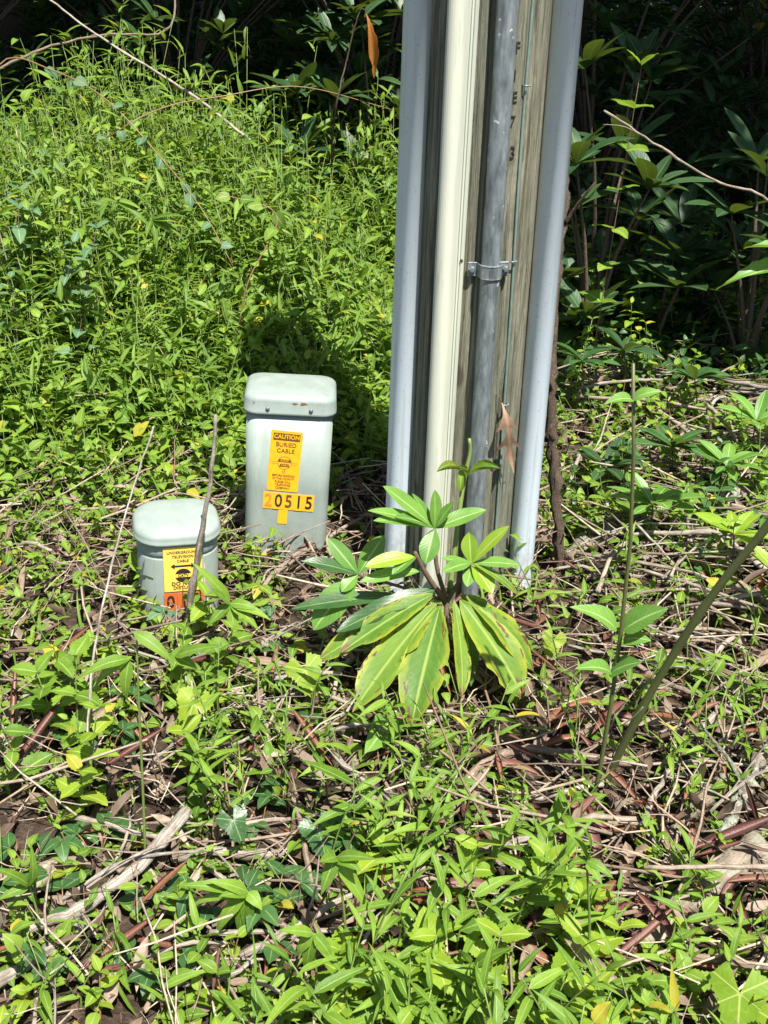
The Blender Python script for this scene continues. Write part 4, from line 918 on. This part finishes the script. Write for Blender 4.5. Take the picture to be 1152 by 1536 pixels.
# right of the pole
many('pair', 56, 830, 1160, 430, 720, 'leafy green seedling in the sticks right of the pole', 'seedlings right of the pole', lambda: dict(h=U(.06, .2), npair=rng.randint(2, 4), Ll=U(.03, .055), mk=rng.choice(('ovate', 'weed', 'lime'))), avoid=lambda x, y: x > 900 and 560 < y < 760 and rng.random() < .6)
many('lance', 34, 780, 1160, 900, 1230, 'narrow leaved weed around the two tall stems at right', 'narrow leaved weeds at the tall stems', lambda: dict(h=U(.07, .2), nl=rng.randint(5, 9), Ll=U(.045, .08)))
many('tooth', 10, 830, 1160, 930, 1150, 'broad pointed leaf weed around the two tall stems at right', 'broad leaved weeds at the tall stems', lambda: dict(h=U(.05, .12), npair=2, Ll=U(.04, .065), mk='ovate', kind='tooth'))
many('shoot', 60, 850, 1170, 600, 900, 'green shoot in the stick tangle near the right edge', 'shoots in the stick tangle', lambda: dict(h=U(.08, .22), npair=rng.randint(3, 5), Ll=U(.035, .06), mk=rng.choice(('ovate', 'weed', 'deep'))))
for i_, (px, py, lb_) in enumerate(((1000, 720, 'left of the red curled leaf'), (960, 830, 'just left of the tall thin stem'), (1080, 780, 'above the diagonal stem'), (870, 640, 'close beside the right conduit'), (1120, 560, 'at the back right of the tangle'), (980, 560, 'at the back of the tangle'))):
    add('whorl', px, py, 'leafy rhododendron seedling ' + lb_, 'rhododendron seedlings at right', h=U(.12, .24), nl=11, Ll=U(.10, .14), mk=('deep', 'rhodo_young', 'rhodo_young', 'deep', 'rhodo', 'deep')[i_])
add('whorl', 930, 610, 'dark rhododendron seedling right of the conduit in the tangle', 'rhododendron seedlings at right', h=.2, nl=10, Ll=.13, mk='rhodo')
add('whorl', 1040, 640, 'mid green rhododendron seedling in the middle of the tangle', 'rhododendron seedlings at right', h=.18, nl=10, Ll=.12, mk='deep')
add('whorl', 1150, 600, 'dark rhododendron seedling at the right edge in the tangle', 'rhododendron seedlings at right', h=.25, nl=11, Ll=.14, mk='rhodo')
add('whorl', 1085, 885, 'lime rhododendron seedling left of the diagonal stem at right', 'rhododendron seedlings at right', h=.16, nl=13, Ll=.105)
add('whorl', 1150, 960, 'lime rhododendron seedling right of the diagonal stem', 'rhododendron seedlings at right', h=.16, nl=12, Ll=.10)
add('whorl', 1110, 700, 'glossy rhododendron seedling at the right edge above the red curled leaf', 'rhododendron seedlings at right', h=.16, nl=12, Ll=.13, mk='rhodo_young')
add('whorl', 885, 760, 'dark rhododendron seedling beside the vine trunk', 'rhododendron seedlings at right', h=.12, nl=9, Ll=.13, mk='rhodo')
# bamboo-like sprigs with long leaves and a pale midrib
def sprig(foot, top, tips, label, Lw=22, mk='weed', dy=(-.02, .02), name='broad_bladed_grass', cat='grass', kind='bamboo', stem='stem', r0=.0028, mids=()):
    b_ = G(*foot); yy = b_.y
    tp = P(top[0], top[1], yy); st = [Vector((0, 0, -.01))] + [P(q[0], q[1], yy) - b_ for q in mids] + [tp - b_]
    if len(st) == 2: st.insert(1, (st[0] + st[1]) / 2 + Vector((.005, 0, 0)))
    lv = []
    for i, q in enumerate(tips):
        s = P(q[2], q[3], yy) if len(q) > 2 and q[2] else tp; dd = q[4] if len(q) > 4 else rng.uniform(*dy) - .03
        e = P(q[0], q[1], yy + dd); L = (e - s).length; wpx = q[5] if len(q) > 5 else Lw
        ww = wpx / scale_at(e) / (2 * WID.get(kind, .3) * L) if kind != 'grape' else 1
        view = (CAM - s).normalized(); lv.append((kind, mk, s - b_, e - s, view * .6 + Vector((rng.gauss(0, .2), 0, .9)), L, ww))
    return build_plant(name, b_, [(st, r0, r0 * .55)], lv, stem, label, cat, 'broad bladed grasses' if name == 'broad_bladed_grass' else None)
sprig((219, 1318), (205, 955), [(106, 1000, 195, 988), (110, 1028, 198, 985), (176, 1060, 195, 990), (268, 985, 200, 948), (300, 1000, 262, 985), (325, 958, 262, 985)], 'tall straight grass stem with long drooping blades below the short pedestal', 24, mids=[(214, 1180), (208, 1050)])
sprig((385, 1420), (372, 1338), [(262, 1318), (272, 1342), (290, 1418), (330, 1340), (345, 1425), (368, 1432), (395, 1360), (318, 1312)], 'broad bladed grass clump in front of the grey level branch', 24)
sprig((520, 1470), (505, 1285), [(560, 1375), (562, 1280), (475, 1345), (480, 1290), (540, 1300)], 'broad bladed grass with one long pale ribbed blade at bottom centre', 24)
sprig((470, 1560), (470, 1400), [(517, 1462), (430, 1440), (505, 1440), (450, 1480), (420, 1390)], 'broad bladed grass at the bottom edge left of centre', 22)
sprig((345, 1000), (345, 905), [(300, 838), (395, 940), (318, 880), (305, 940), (390, 905), (355, 960), (410, 920)], 'bright broad bladed grass between the short pedestal and the rhododendron', 20)
sprig((420, 1130), (500, 1168), [(560, 1170), (455, 1190), (480, 1225), (520, 1240), (545, 1235)], 'arching broad bladed grass under the lowest rhododendron leaf', 18)
sprig((60, 1420), (45, 1330), [(0, 1290), (-10, 1345), (60, 1285), (62, 1300)], 'broad bladed grass at the lower left edge', 18)
sprig((880, 1490), (880, 1290), [(868, 1232), (902, 1240), (925, 1310), (905, 1325), (858, 1290)], 'slim grass sprig standing right of the red curled leaf', 18)
sprig((540, 1110), (523, 1092), [(523, 1145), (540, 1068)], 'single hanging oval leaf left of the lowest rhododendron leaf', 22, kind='ovate', name='hanging_leaf_sprig', cat='seedling')
# lobed grape-like leaves
def lobed(foot, centre, size, label, mk='ovate', dy=-.02, up=None):
    b_ = G(*foot); c_ = P(centre[0], centre[1], b_.y + dy); L = size / scale_at(c_)
    st = [Vector((0, 0, -.01)), (c_ - b_) * .5 + Vector((.01, 0, .02)), c_ - b_]
    view = (CAM - c_).normalized(); build_plant('lobed_leaf_vine', b_, [(st, .0018, .001)], [('grape', mk, c_ - b_, Vector((rng.uniform(-.5, .5), -.5, -.6)), view * .8 + Vector((0, 0, .8)), L, 1.0)], 'red_stem', label, 'vine', 'lobed leaf vines')
lobed((285, 1110), (290, 1055), 52, 'heart shaped toothed leaf below the short pedestal on its own stalk', 'lime')
lobed((455, 1060), (458, 1005), 52, 'heart shaped toothed leaf left of the rhododendron leaves', 'lime')
lobed((225, 960), (240, 940), 34, 'small lobed leaf right under the short pedestal', 'lime')
lobed((90, 1020), (95, 990), 30, 'small lobed leaf at left in front of the thin stalk', 'ovate')
lobed((835, 1010), (830, 960), 34, 'small toothed leaf right of the big brown tipped leaf', 'ovate')
lobed((1085, 1560), (1110, 1490), 80, 'large lobed leaf in the bottom right corner', 'lime')
lobed((345, 1290), (350, 1230), 44, 'dark rounded leaf above the grey level branch', 'deep')
lobed((485, 1290), (478, 1245), 52, 'dark lobed leaf at the end of the grey level branch', 'deep')
# the two tall green stems at right
f = G(880, 1225)
sprig((880, 1225), (950, 545), [(915, 590, 950, 600), (985, 575, 950, 600), (995, 905, 935, 945, -.03, 44), (880, 895, 925, 945, -.02, 36), (955, 985, 915, 1010, -.04, 36), (880, 985, 918, 1010, -.03, 30), (968, 950, 935, 960, -.03, 30)], 'tall thin dark green stem standing at right', 22, 'rhodo_young', name='tall_stem', cat='sapling', kind='ovate', stem='olive_stem', r0=.0052, mids=[(895, 1180), (925, 1000), (948, 780)])
f = G(898, 1185); yy = f.y
e = empty('leaning_stem', f, 'thick dark green stem leaning out of the right edge', 'sapling')
path = smooth_path([Vector((0, 0, -.02)), P(970, 1050, yy - .02) - f, P(1060, 905, yy - .05) - f, P(1152, 788, yy - .08) - f, P(1290, 610, yy - .12) - f], 24)
V, Fc = tube(path, [(.0078 - .0015 * i / 23) * (1.22 if i in (5, 11, 17) else 1) for i in range(24)], 10, .25); link('stem', new_mesh('stem', V, Fc, M['olive_stem']), e)
for t0, t1 in (((1060, 905), (1050, 860)), ((1062, 902), (1035, 850)), ((1062, 902), (1110, 890)), ((965, 1060), (930, 1090)), ((1200, 728), (1210, 640))):
    V, Fc = tube(smooth_path([P(*t0, yy - .05) - f, P((t0[0] + t1[0]) / 2 + 3, (t0[1] + t1[1]) / 2, yy - .05) - f, P(*t1, yy - .05) - f], 6), [.002, .002, .0017, .0015, .0012, .001], 6); link('side_twig', new_mesh('side_twig', V, Fc, M['olive_stem']), e)
for s0, t0, L_ in (((1200, 728), (1085, 414), 0), ((1240, 675), (1120, 350), 0)):
    pass
# pale leaves reaching in at the right edge
b_ = G(1330, 900)
e = empty('overhanging_sprig', b_, 'bright leaf sprig reaching in at the right edge near the top', 'sapling')
tp = P(1235, 370, b_.y - .1); V, Fc = tube(smooth_path([Vector((0, 0, -.01)), P(1330, 600, b_.y - .05) - b_, tp - b_], 12), list(np.linspace(.004, .002, 12)), 7); link('stem', new_mesh('stem', V, Fc, M['stem']), e)
for t_, w_ in (((1072, 414), 34), ((1125, 352), 30), ((1200, 460), 34)):
    s0 = P(1232, 385, b_.y - .1); e0 = P(t_[0], t_[1], b_.y - .16); L = (e0 - s0).length
    link('leaf', leaf_meshes('tooth', 'rhodo_young')[1], e, frame(s0 - b_, e0 - s0, Vector((0, -.5, 1)), L, w_ / scale_at(e0) / .55))

# ================================================================== BACK: weed bank
lancem, lancem2, ovm = [[], [], []], [[], [], []], [[], [], []]
stems_it = []
stem_t = Tmpl(*tube([Vector((0, 0, 0)), Vector((.03, 0, .5)), Vector((0, .03, 1))], [.0017, .0013, .0008], 4), mi=3)
rb = np.random.default_rng(11)
def dir_mats(p, d, L, W):
    d = d / np.linalg.norm(d, axis=1, keepdims=True); up = np.tile(np.array([[0, 0, 1.]]), (len(d), 1)) + rb.normal(0, .3, d.shape)
    x = np.cross(d, up); x /= np.linalg.norm(x, axis=1, keepdims=True); z = np.cross(x, d)
    m = np.zeros((len(d), 4, 4), np.float32); m[:, :3, 0] = x * W[:, None]; m[:, :3, 1] = d * L[:, None]; m[:, :3, 2] = z * L[:, None]; m[:, :3, 3] = p; m[:, 3, 3] = 1; return m
def weed_field(n, x0, x1, y0, y1, hfun, dens, leafL, nl, out, smats, wid=(.9, 1.3)):
    x = rb.uniform(x0, x1, n); y = rb.uniform(y0, y1, n); kp = rb.random(n) < dens(x, y); x, y = x[kp], y[kp]; n = len(x)
    h = hfun(x, y) * rb.uniform(.55, 1.15, n); lean = rb.normal(0, .16, (n, 2)) * h[:, None]; z = terrain(x, y)
    sm_ = np.zeros((n, 4, 4), np.float32); sm_[:, 0, 0] = 1; sm_[:, 1, 1] = 1; sm_[:, 2, 2] = h; sm_[:, 0, 2] = lean[:, 0]; sm_[:, 1, 2] = lean[:, 1]
    sm_[:, 0, 3] = x; sm_[:, 1, 3] = y; sm_[:, 2, 3] = z - .005; sm_[:, 3, 3] = 1; smats.append(sm_)
    a0 = rb.uniform(0, 6.28, n)
    for i in range(nl):
        t = .22 + .78 * (i + rb.uniform(-.3, .3, n)) / (nl - 1) if nl > 1 else np.ones(n)
        t = np.clip(t, .15, 1)
        p = np.stack([x + lean[:, 0] * t, y + lean[:, 1] * t, z + h * t], 1); an = a0 + i * np.pi + rb.normal(0, .7, n); el = rb.normal(.3, .5, n)
        d = np.stack([np.cos(an) * np.cos(el), np.sin(an) * np.cos(el), np.sin(el)], 1); L = leafL * rb.uniform(.5, 1.25, n)
        out[i % 3].append(dir_mats(p, d, L, L * rb.uniform(wid[0], wid[1], n)))
def bank_h(x, y):
    # taller on the left and at the back, in clumps
    cl = np.sin(4.1 * x + 1.1 * y + .5 * np.sin(3 * y)) * np.sin(3.3 * y + 1.7 * x + .6) + .5 * np.sin(9 * x - 4 * y) * np.sin(8 * y + 2)
    return np.clip(.15 + .24 * sstep(3.0, 4.5, y) - .13 * np.clip(x, -1.6, .6), .1, .75) * np.clip(1 + .42 * cl, .45, 1.7)
sm1 = []
left_edge = lambda x, y: ((x < .02 + .28 * (y - 3.0)) & (y > 3.05 + .10 * np.sin(7 * x) + .12 * np.clip(x + .6, 0, 1))) * np.where(np.sin(6.3 * x + 2 * y) * np.sin(5.1 * y - 3 * x) > .55, .35, 1.0)
weed_field(3300, -2.4, .55, 3.1, 5.1, bank_h, left_edge, .092, 14, lancem, sm1, (.5, 1.0))
weed_field(1500, -2.4, .45, 2.95, 4.9, lambda x, y: bank_h(x, y) * 1.0, left_edge, .055, 9, ovm, sm1, (.8, 1.25))
weed_field(700, -2.4, .2, 2.75, 3.7, lambda x, y: .10 + .12 * rb.random(len(x)), lambda x, y: (y > 2.8 + .3 * np.clip(x + .5, 0, 1)) * 1., .055, 7, ovm, sm1, (.8, 1.3))
weed_field(110, -2.2, .3, 3.2, 4.9, lambda x, y: bank_h(x, y) * 1.55, left_edge, .085, 12, lancem, sm1, (.6, 1.1))
its = []
for i in range(3):
    t1 = LOW['lance'][i]; t1.mi = 0; its.append((t1, np.concatenate(lancem[i])))
    t2 = LOW['ovate'][i]; t2.mi = 1; its.append((t2, np.concatenate(ovm[i])))
its.append((stem_t, np.concatenate(sm1)))
dst = []; weed_field(130, -2.3, .5, 2.9, 5.0, lambda x, y: bank_h(x, y) * 1.05, left_edge, .05, 1, [[], [], []], dst)
its.append((Tmpl(*tube([Vector((0, 0, 0)), Vector((.06, .02, .5)), Vector((0, .05, 1))], [.0026, .0022, .0012], 4), mi=4), np.concatenate(dst)))
tag(link('weed_bank', merged('weed_bank', its, [M['weed_back'], M['ovate'], M['weed_back'], M['stem'], M['straw']])), 'bank of tall bright green weeds left of the pole', None, None, 'stuff')
# low ground cover between the individuals
gc, gsm = [[], [], []], []
def gc_d(x, y):
    left = (x < -.25) & (y > 2.2) & (y < 3.35); mid = (x < -.1) & (y <= 2.2); right = (x > .3) & (y > 2.3)
    return np.where(left, 1., np.where(mid, .3, np.where(right, .9, .24)))
weed_field(4600, -1.8, 2.0, 1.0, 4.4, lambda x, y: .035 + .13 * rb.random(len(x)) ** 2, gc_d, .033, 6, gc, gsm, (.9, 1.4))
its = []
for i in range(3):
    t = Tmpl(*make_leaf('ovate', 4, 1, (.2, .45, .75)[i], .3, 0, 0, 0, i)); its.append((t, np.concatenate(gc[i])))
stem_t2 = Tmpl(*tube([Vector((0, 0, 0)), Vector((.03, 0, .5)), Vector((0, .03, 1))], [.0013, .0011, .0008], 4), mi=1); its.append((stem_t2, np.concatenate(gsm)))
tag(link('ground_cover', merged('ground_cover', its, [M['ovate'], M['stem']])), 'low sprouting ground cover of small green leaves', None, None, 'stuff')

blade = [Tmpl(*make_leaf('bamboo', 6, 1, d_, .3, 0, 0, 0, i_, .03)) for i_, d_ in enumerate((.5, .9, 1.3))]
gp3 = scatter(900, -1.2, 1.3, 1.1, 3.0, (0, .01), lambda x, y: .25 + .75 * (np.sin(5 * x + 1) * np.sin(6 * y) > .2)); k3 = len(gp3) // 3
gm = []
for i_ in range(3):
    q_ = gp3[i_ * k3:(i_ + 1) * k3]; an = nrg.uniform(0, 6.28, len(q_)); el = nrg.uniform(.8, 1.4, len(q_)); L_ = nrg.uniform(.05, .16, len(q_))
    gm.append((blade[i_], dir_mats(q_, np.stack([np.cos(an) * np.cos(el), np.sin(an) * np.cos(el), np.sin(el)], 1), L_, L_)))
tag(link('thin_grass', merged('thin_grass', gm, [M['weed']])), 'thin grass blades sprouting through the litter', None, None, 'stuff')
# taller single weeds at the front of the bank
def add3(x, y, what, label, group, **kw):
    b_ = ground(x, y)
    s, l = (lance_plant if what == 'lance' else pair_plant)(**kw)
    build_plant('narrow_leaved_weed' if what == 'lance' else 'broad_leaved_seedling', b_, s, l, 'stem', label, 'weed' if what == 'lance' else 'seedling', group)
for _ in range(34):
    x, y = U(-1.15, .0), U(2.95, 3.6)
    add3(x, y, 'lance', 'tall narrow leaved weed at the front of the weed bank', 'tall weeds at the front of the bank', h=U(.16, .34), nl=rng.randint(7, 11), Ll=U(.06, .095), mk='weed_back')
for _ in range(28):
    x, y = U(-1.15, -.02), U(2.75, 3.4)
    add3(x, y, 'pair', 'broad leaved seedling behind the pedestals in front of the weed bank', 'seedlings behind the pedestals', h=U(.08, .2), npair=rng.randint(3, 4), Ll=U(.035, .055), mk=rng.choice(('ovate', 'lime')))
for i, (px, py) in enumerate(((20, 470), (50, 400), (70, 350), (30, 330), (110, 330), (130, 420), (8, 400), (75, 470), (40, 520), (5, 300), (100, 500), (15, 560), (60, 300))):
    b_ = G(px, py + 120); s, l = pair_plant(h=U(.42, .6), npair=7, Ll=.075, mk='blue'); build_plant('bluish_leaved_shoot', b_, s, l, 'brown_stem', 'dark shoot with bluish rounded leaves at the left edge of the weed bank', 'shrub', 'bluish shoots at the left edge')
# bamboo-like tall sprigs inside the bank
sprig((205, 520), (168, 300), [(215, 260, 172, 272), (212, 305, 175, 300), (120, 330), (240, 330), (185, 360, 190, 385), (232, 365, 190, 385), (150, 300)], 'tall pale stemmed grass standing above the weeds at left', 11, 'weed_back', dy=(-.05, .03))
sprig((235, 560), (228, 330), [(275, 310), (268, 330), (285, 345), (240, 375), (215, 350), (262, 350)], 'long bladed grass sprig in the middle of the weed bank', 11, 'weed_back', dy=(-.05, .03))
# leafy vines arching over the bank
def vine(name, pts, leaves, label, L=.045, r0=.003, mk='blue'):
    b_ = pts[0]; e = empty(name, b_, label, 'vine')
    path = smooth_path([p - b_ for p in pts], 40); V, Fc = tube(path, list(np.linspace(r0, r0 * .5, 40)), 6); link('stem', new_mesh('stem', V, Fc, M['red_stem']), e)
    for t in leaves:
        p = path[int(t * 39)]; link('leaf', rng.choice(leaf_meshes('heart', mk)), e, frame(p, Vector((rng.uniform(-1, 1), rng.uniform(-.8, 0), rng.uniform(-.8, .2))), Vector((rng.gauss(0, .4), -.7, .8)), L * rng.uniform(.8, 1.3)))
g0 = G(-60, 520); vine('heart_leaved_vine', [g0, P(-40, 250, g0.y), P(0, 96, 4.0), P(80, 106, 3.95), P(160, 150, 3.85), P(240, 235, 3.75), P(300, 310, 3.6), P(350, 400, 3.5)], [.42, .5, .6, .68, .72, .8, .84, .9, .95], 'reddish vine with heart shaped leaves arching over the weed bank')
g0 = G(120, 430); vine('heart_leaved_vine', [g0, P(125, 250, g0.y), P(180, 195, 4.0), P(250, 160, 4.1), P(330, 145, 4.2), P(450, 130, 4.3), P(590, 165, 4.4)], [.2, .3, .35, .4], 'thin brown vine arching right above the weeds')
g0 = G(350, 560); vine('heart_leaved_vine', [g0, P(370, 430, g0.y), P(415, 325, g0.y + .1), P(330, 290, g0.y + .1)], [.6, .7, .8, .9, .97], 'pale bowed stem with paired leaves in the middle of the weed bank', .06, mk='weed_back')

# ================================================================== BACK: rhododendron thicket and shade trees
def rhodo_shrub(x, y, h, spread, nwh, label, seed, as_parts, Ll=.14, group='dark rhododendrons behind'):
    r_ = random.Random(seed); b_ = ground(x, y, -.02); e = empty('rhododendron_bush', b_, label, 'shrub', group)
    st, whs = [], []
    for i in range(nwh):
        a = r_.uniform(0, 6.28); q = r_.uniform(.15, 1) ** .6; hh = h * r_.uniform(.08, 1.0)
        p = Vector((math.cos(a) * spread * q, math.sin(a) * spread * q, hh)); whs.append(p)
        if i < 26 or as_parts: st.append((smooth_path([Vector((r_.uniform(-.04, .04), r_.uniform(-.04, .04), 0)), Vector((p.x * .35, p.y * .35, p.z * .55)), p], 6), list(np.linspace(.012, .003, 6))))
    V, Fc = multi_tube(st, 6, .2); link('stem', new_mesh('stem', V, Fc, M['dark_bark']), e)
    mats = [[], [], []]
    for p in whs:
        ax = Vector((p.x * .6, p.y * .6 - .1, .5)).normalized(); k_ = r_.randint(7, 11)
        for j in range(k_):
            a = j * 2.4 + r_.uniform(-.2, .2); el = r_.uniform(-.25, .75); d = rdir(a, el) + ax * .35
            L = Ll * r_.uniform(.75, 1.15); mm = frame(p, d, Vector((0, 0, 1)), L, L * r_.uniform(.9, 1.2))
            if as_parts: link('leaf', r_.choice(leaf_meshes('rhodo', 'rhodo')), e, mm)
            else: mats[j % 3].append(np.array(mm))
    if not as_parts:
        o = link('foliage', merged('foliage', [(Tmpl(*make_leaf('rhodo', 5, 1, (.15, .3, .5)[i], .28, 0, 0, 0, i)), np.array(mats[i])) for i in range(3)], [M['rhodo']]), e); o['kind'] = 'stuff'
    return e
k_ = 0
for (x, y, h, sp, nw, lb) in ((-2.3, 5.7, 1.7, .85, 170, 'dark rhododendron bush behind the weed bank at far left'), (-1.1, 5.9, 1.7, .85, 170, 'dark rhododendron bush behind the dead branch at upper left'), (-.1, 5.7, 1.6, .8, 170, 'dark rhododendron bush directly left of the pole behind the weeds'),
                              (1.0, 5.8, 1.8, .85, 170, 'dark rhododendron bush deep in the shade just right of the pole'), (2.1, 5.6, 1.8, .85, 170, 'dark rhododendron bush deep in the shade at the right edge'), (3.2, 5.2, 1.8, .8, 60, 'dark rhododendron bush beyond the right edge'),
                              (-3.3, 5.3, 1.7, .8, 60, 'dark rhododendron bush beyond the left edge'), (-1.8, 7.2, 2.4, 1.2, 240, 'tall dark rhododendron far back on the left'), (.3, 7.2, 2.4, 1.2, 240, 'tall dark rhododendron far back behind the pole'), (2.3, 7.2, 2.4, 1.2, 240, 'tall dark rhododendron far back on the right'), (4.0, 7.0, 2.4, 1.2, 200, 'tall dark rhododendron far back past the right edge'), (-3.7, 7.2, 2.4, 1.2, 200, 'tall dark rhododendron far back past the left edge'),
                              (-2.6, 9.2, 2.6, 1.4, 220, 'hindmost dark rhododendron at left'), (0, 9.2, 2.6, 1.4, 220, 'hindmost dark rhododendron behind the pole'), (2.6, 9.2, 2.6, 1.4, 220, 'hindmost dark rhododendron at right'), (5, 9, 2.6, 1.4, 180, 'hindmost dark rhododendron past the right edge'),
                              (1.6, 11.5, 3.2, 1.7, 200, 'farthest dark rhododendron thicket right of the pole'), (4.6, 11.5, 3.2, 1.7, 200, 'farthest dark rhododendron thicket near the right edge'), (-1.6, 11.5, 3.2, 1.7, 160, 'farthest dark rhododendron thicket left of the pole')):
    k_ += 1; rhodo_shrub(x, y, h, sp, nw, lb, k_, False)
for (px, py, yy, h, sp, nw, lb) in ((890, 420, 3.9, .85, .2, 11, 'rhododendron with long leaves in half shade beside the right conduit'), (985, 480, 3.95, .6, .14, 5, 'low rhododendron on a bare trunk in the shade right of the pole'), (1130, 450, 3.8, .9, .2, 11, 'rhododendron with a brown dead tuft at the right edge'), (1060, 500, 4.2, .6, .22, 9, 'pale edged rhododendron low in the shade at right'),
                                    (470, 200, 5.0, .75, .3, 10, 'lit rhododendron leaves above the weed bank left of the pole'), (560, 200, 5.1, .9, .25, 10, 'rhododendron close behind the left conduit'), (920, 200, 4.4, 1.0, .25, 11, 'small leafy rhododendron high up right of the pole')):
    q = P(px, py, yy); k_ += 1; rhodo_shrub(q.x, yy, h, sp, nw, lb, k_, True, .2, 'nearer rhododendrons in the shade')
for i_, (px, py, yy, lb) in enumerate(((935, 95, 3.5, 'slim sapling with pale sunlit leaves high up right of the pole'),)):
    q = P(px, py, yy); g_ = ground(q.x, yy); st_, lv_ = pair_plant(h=q.z - g_.z, npair=7, Ll=.085, mk='ovate', kind='tooth', lean=.06); build_plant('slim_sapling', g_, st_, lv_, 'brown_stem', lb, 'sapling', None)
# dark undergrowth in the shade
us, usm = [[], [], []], []
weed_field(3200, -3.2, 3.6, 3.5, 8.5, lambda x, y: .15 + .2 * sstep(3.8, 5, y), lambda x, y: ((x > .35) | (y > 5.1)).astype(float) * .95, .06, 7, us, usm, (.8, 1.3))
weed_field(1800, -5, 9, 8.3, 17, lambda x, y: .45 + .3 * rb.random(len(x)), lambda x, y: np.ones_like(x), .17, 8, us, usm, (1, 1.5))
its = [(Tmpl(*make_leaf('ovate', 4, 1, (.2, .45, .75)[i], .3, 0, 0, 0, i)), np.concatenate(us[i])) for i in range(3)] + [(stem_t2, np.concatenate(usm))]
tag(link('undergrowth', merged('undergrowth', its, [M['deep'], M['olive_stem']])), 'dark leafy undergrowth in the shade under the trees', None, None, 'stuff')

def shade_tree(x, y, h, crown, label, seed, nleaf):
    r_ = np.random.default_rng(seed); q = random.Random(seed); b_ = ground(x, y, -.1); e = empty('shade_tree', b_, label, 'tree', 'forest trees behind')
    tr = [([Vector((0, 0, 0)), Vector((.1, -.1, h * .4)), Vector((.05, -.3, h * .7)), Vector((0, -.4, h))], .14, .04)]
    cl = []
    for (cx, cy, cz, rx, ry, rz) in crown:
        c_ = Vector((cx - x, cy - y, cz - b_.z))
        tr.append(([Vector((.05, -.2, h * q.uniform(.35, .6))), c_ * .6 + Vector((0, 0, h * .15)), c_], .05, .012)); cl.append((c_, rx, ry, rz))
    V, Fc = multi_tube([(smooth_path(p, 10), list(np.linspace(a, b2_, 10))) for p, a, b2_ in tr], 9, .15); link('trunk', new_mesh('trunk', V, Fc, M['dark_bark']), e)
    its = []
    for i in range(3):
        ms = []
        for c_, rx, ry, rz in cl:
            n = nleaf // (3 * len(cl)); v = r_.normal(0, 1, (n, 3)); v /= np.linalg.norm(v, axis=1, keepdims=True); v *= r_.uniform(.1, 1, (n, 1)) ** .45
            ctr = r_.normal(0, 1, (40, 3)); ctr /= np.linalg.norm(ctr, axis=1, keepdims=True); ctr *= r_.uniform(.2, 1, (40, 1)) ** .5
            v = ctr[r_.integers(0, 40, n)] * .85 + v * .28
            ms.append(rand_mats(v * np.array([rx, ry, rz]) + np.array(c_), .5, .13, .22, (1, 1.5)))
        its.append((Tmpl(*make_leaf('ovate', 3, 1, (.2, .4, .7)[i], .3, 0, 0, 0, i)), np.concatenate(ms)))
    o = link('crown', merged('crown', its, [M['canopy']]), e); o['kind'] = 'stuff'
shade_tree(-2.6, 8.2, 6.0, [(-2.4, 5.3, 4.7, 1.7, 1.6, .7), (-.6, 5.3, 4.9, 1.6, 1.6, .7), (-3.0, 7.4, 5.2, 2.2, 1.8, .9), (-.6, 7.6, 5.2, 2.2, 1.9, .9)], 'forest tree whose crown shades the thicket at left', 1, 22000)
shade_tree(1.2, 8.6, 6.4, [(1.0, 5.3, 4.8, 1.6, 1.7, .8), (2.3, 3.9, 4.3, 1.2, 1.6, .7), (2.6, 5.6, 4.9, 1.8, 1.6, .8), (1.8, 7.8, 5.4, 2.3, 2, .9)], 'forest tree whose crown shades the thicket right of the pole', 2, 22000)
shade_tree(4.6, 6.6, 6.2, [(3.7, 3.6, 4.4, 1.3, 1.7, .8), (4.2, 5.6, 4.8, 1.8, 1.7, .9), (4.6, 7.8, 5.2, 2.0, 2.0, 1)], 'forest tree at far right whose crown shades the right side', 3, 16000)
shade_tree(2.5, 16, 7, [(-1, 14, 4.6, 3.5, 3, 2.5), (3.5, 14, 4.6, 3.5, 3, 2.5), (7.5, 13, 4.6, 3.5, 3, 2.5)], 'farthest forest tree deep in the dark behind the pole', 5, 12000)
shade_tree(-.4, 12, 7, [(-1.5, 10.5, 4.0, 3, 2, 3), (1.8, 10.5, 4.0, 3, 2, 3), (4.8, 10, 4.0, 2.8, 2.5, 3), (-4.8, 10, 4, 2.8, 2.5, 3)], 'forest tree far back behind the thicket', 4, 22000)
print('plants', count, 'objects', len(bpy.data.objects))
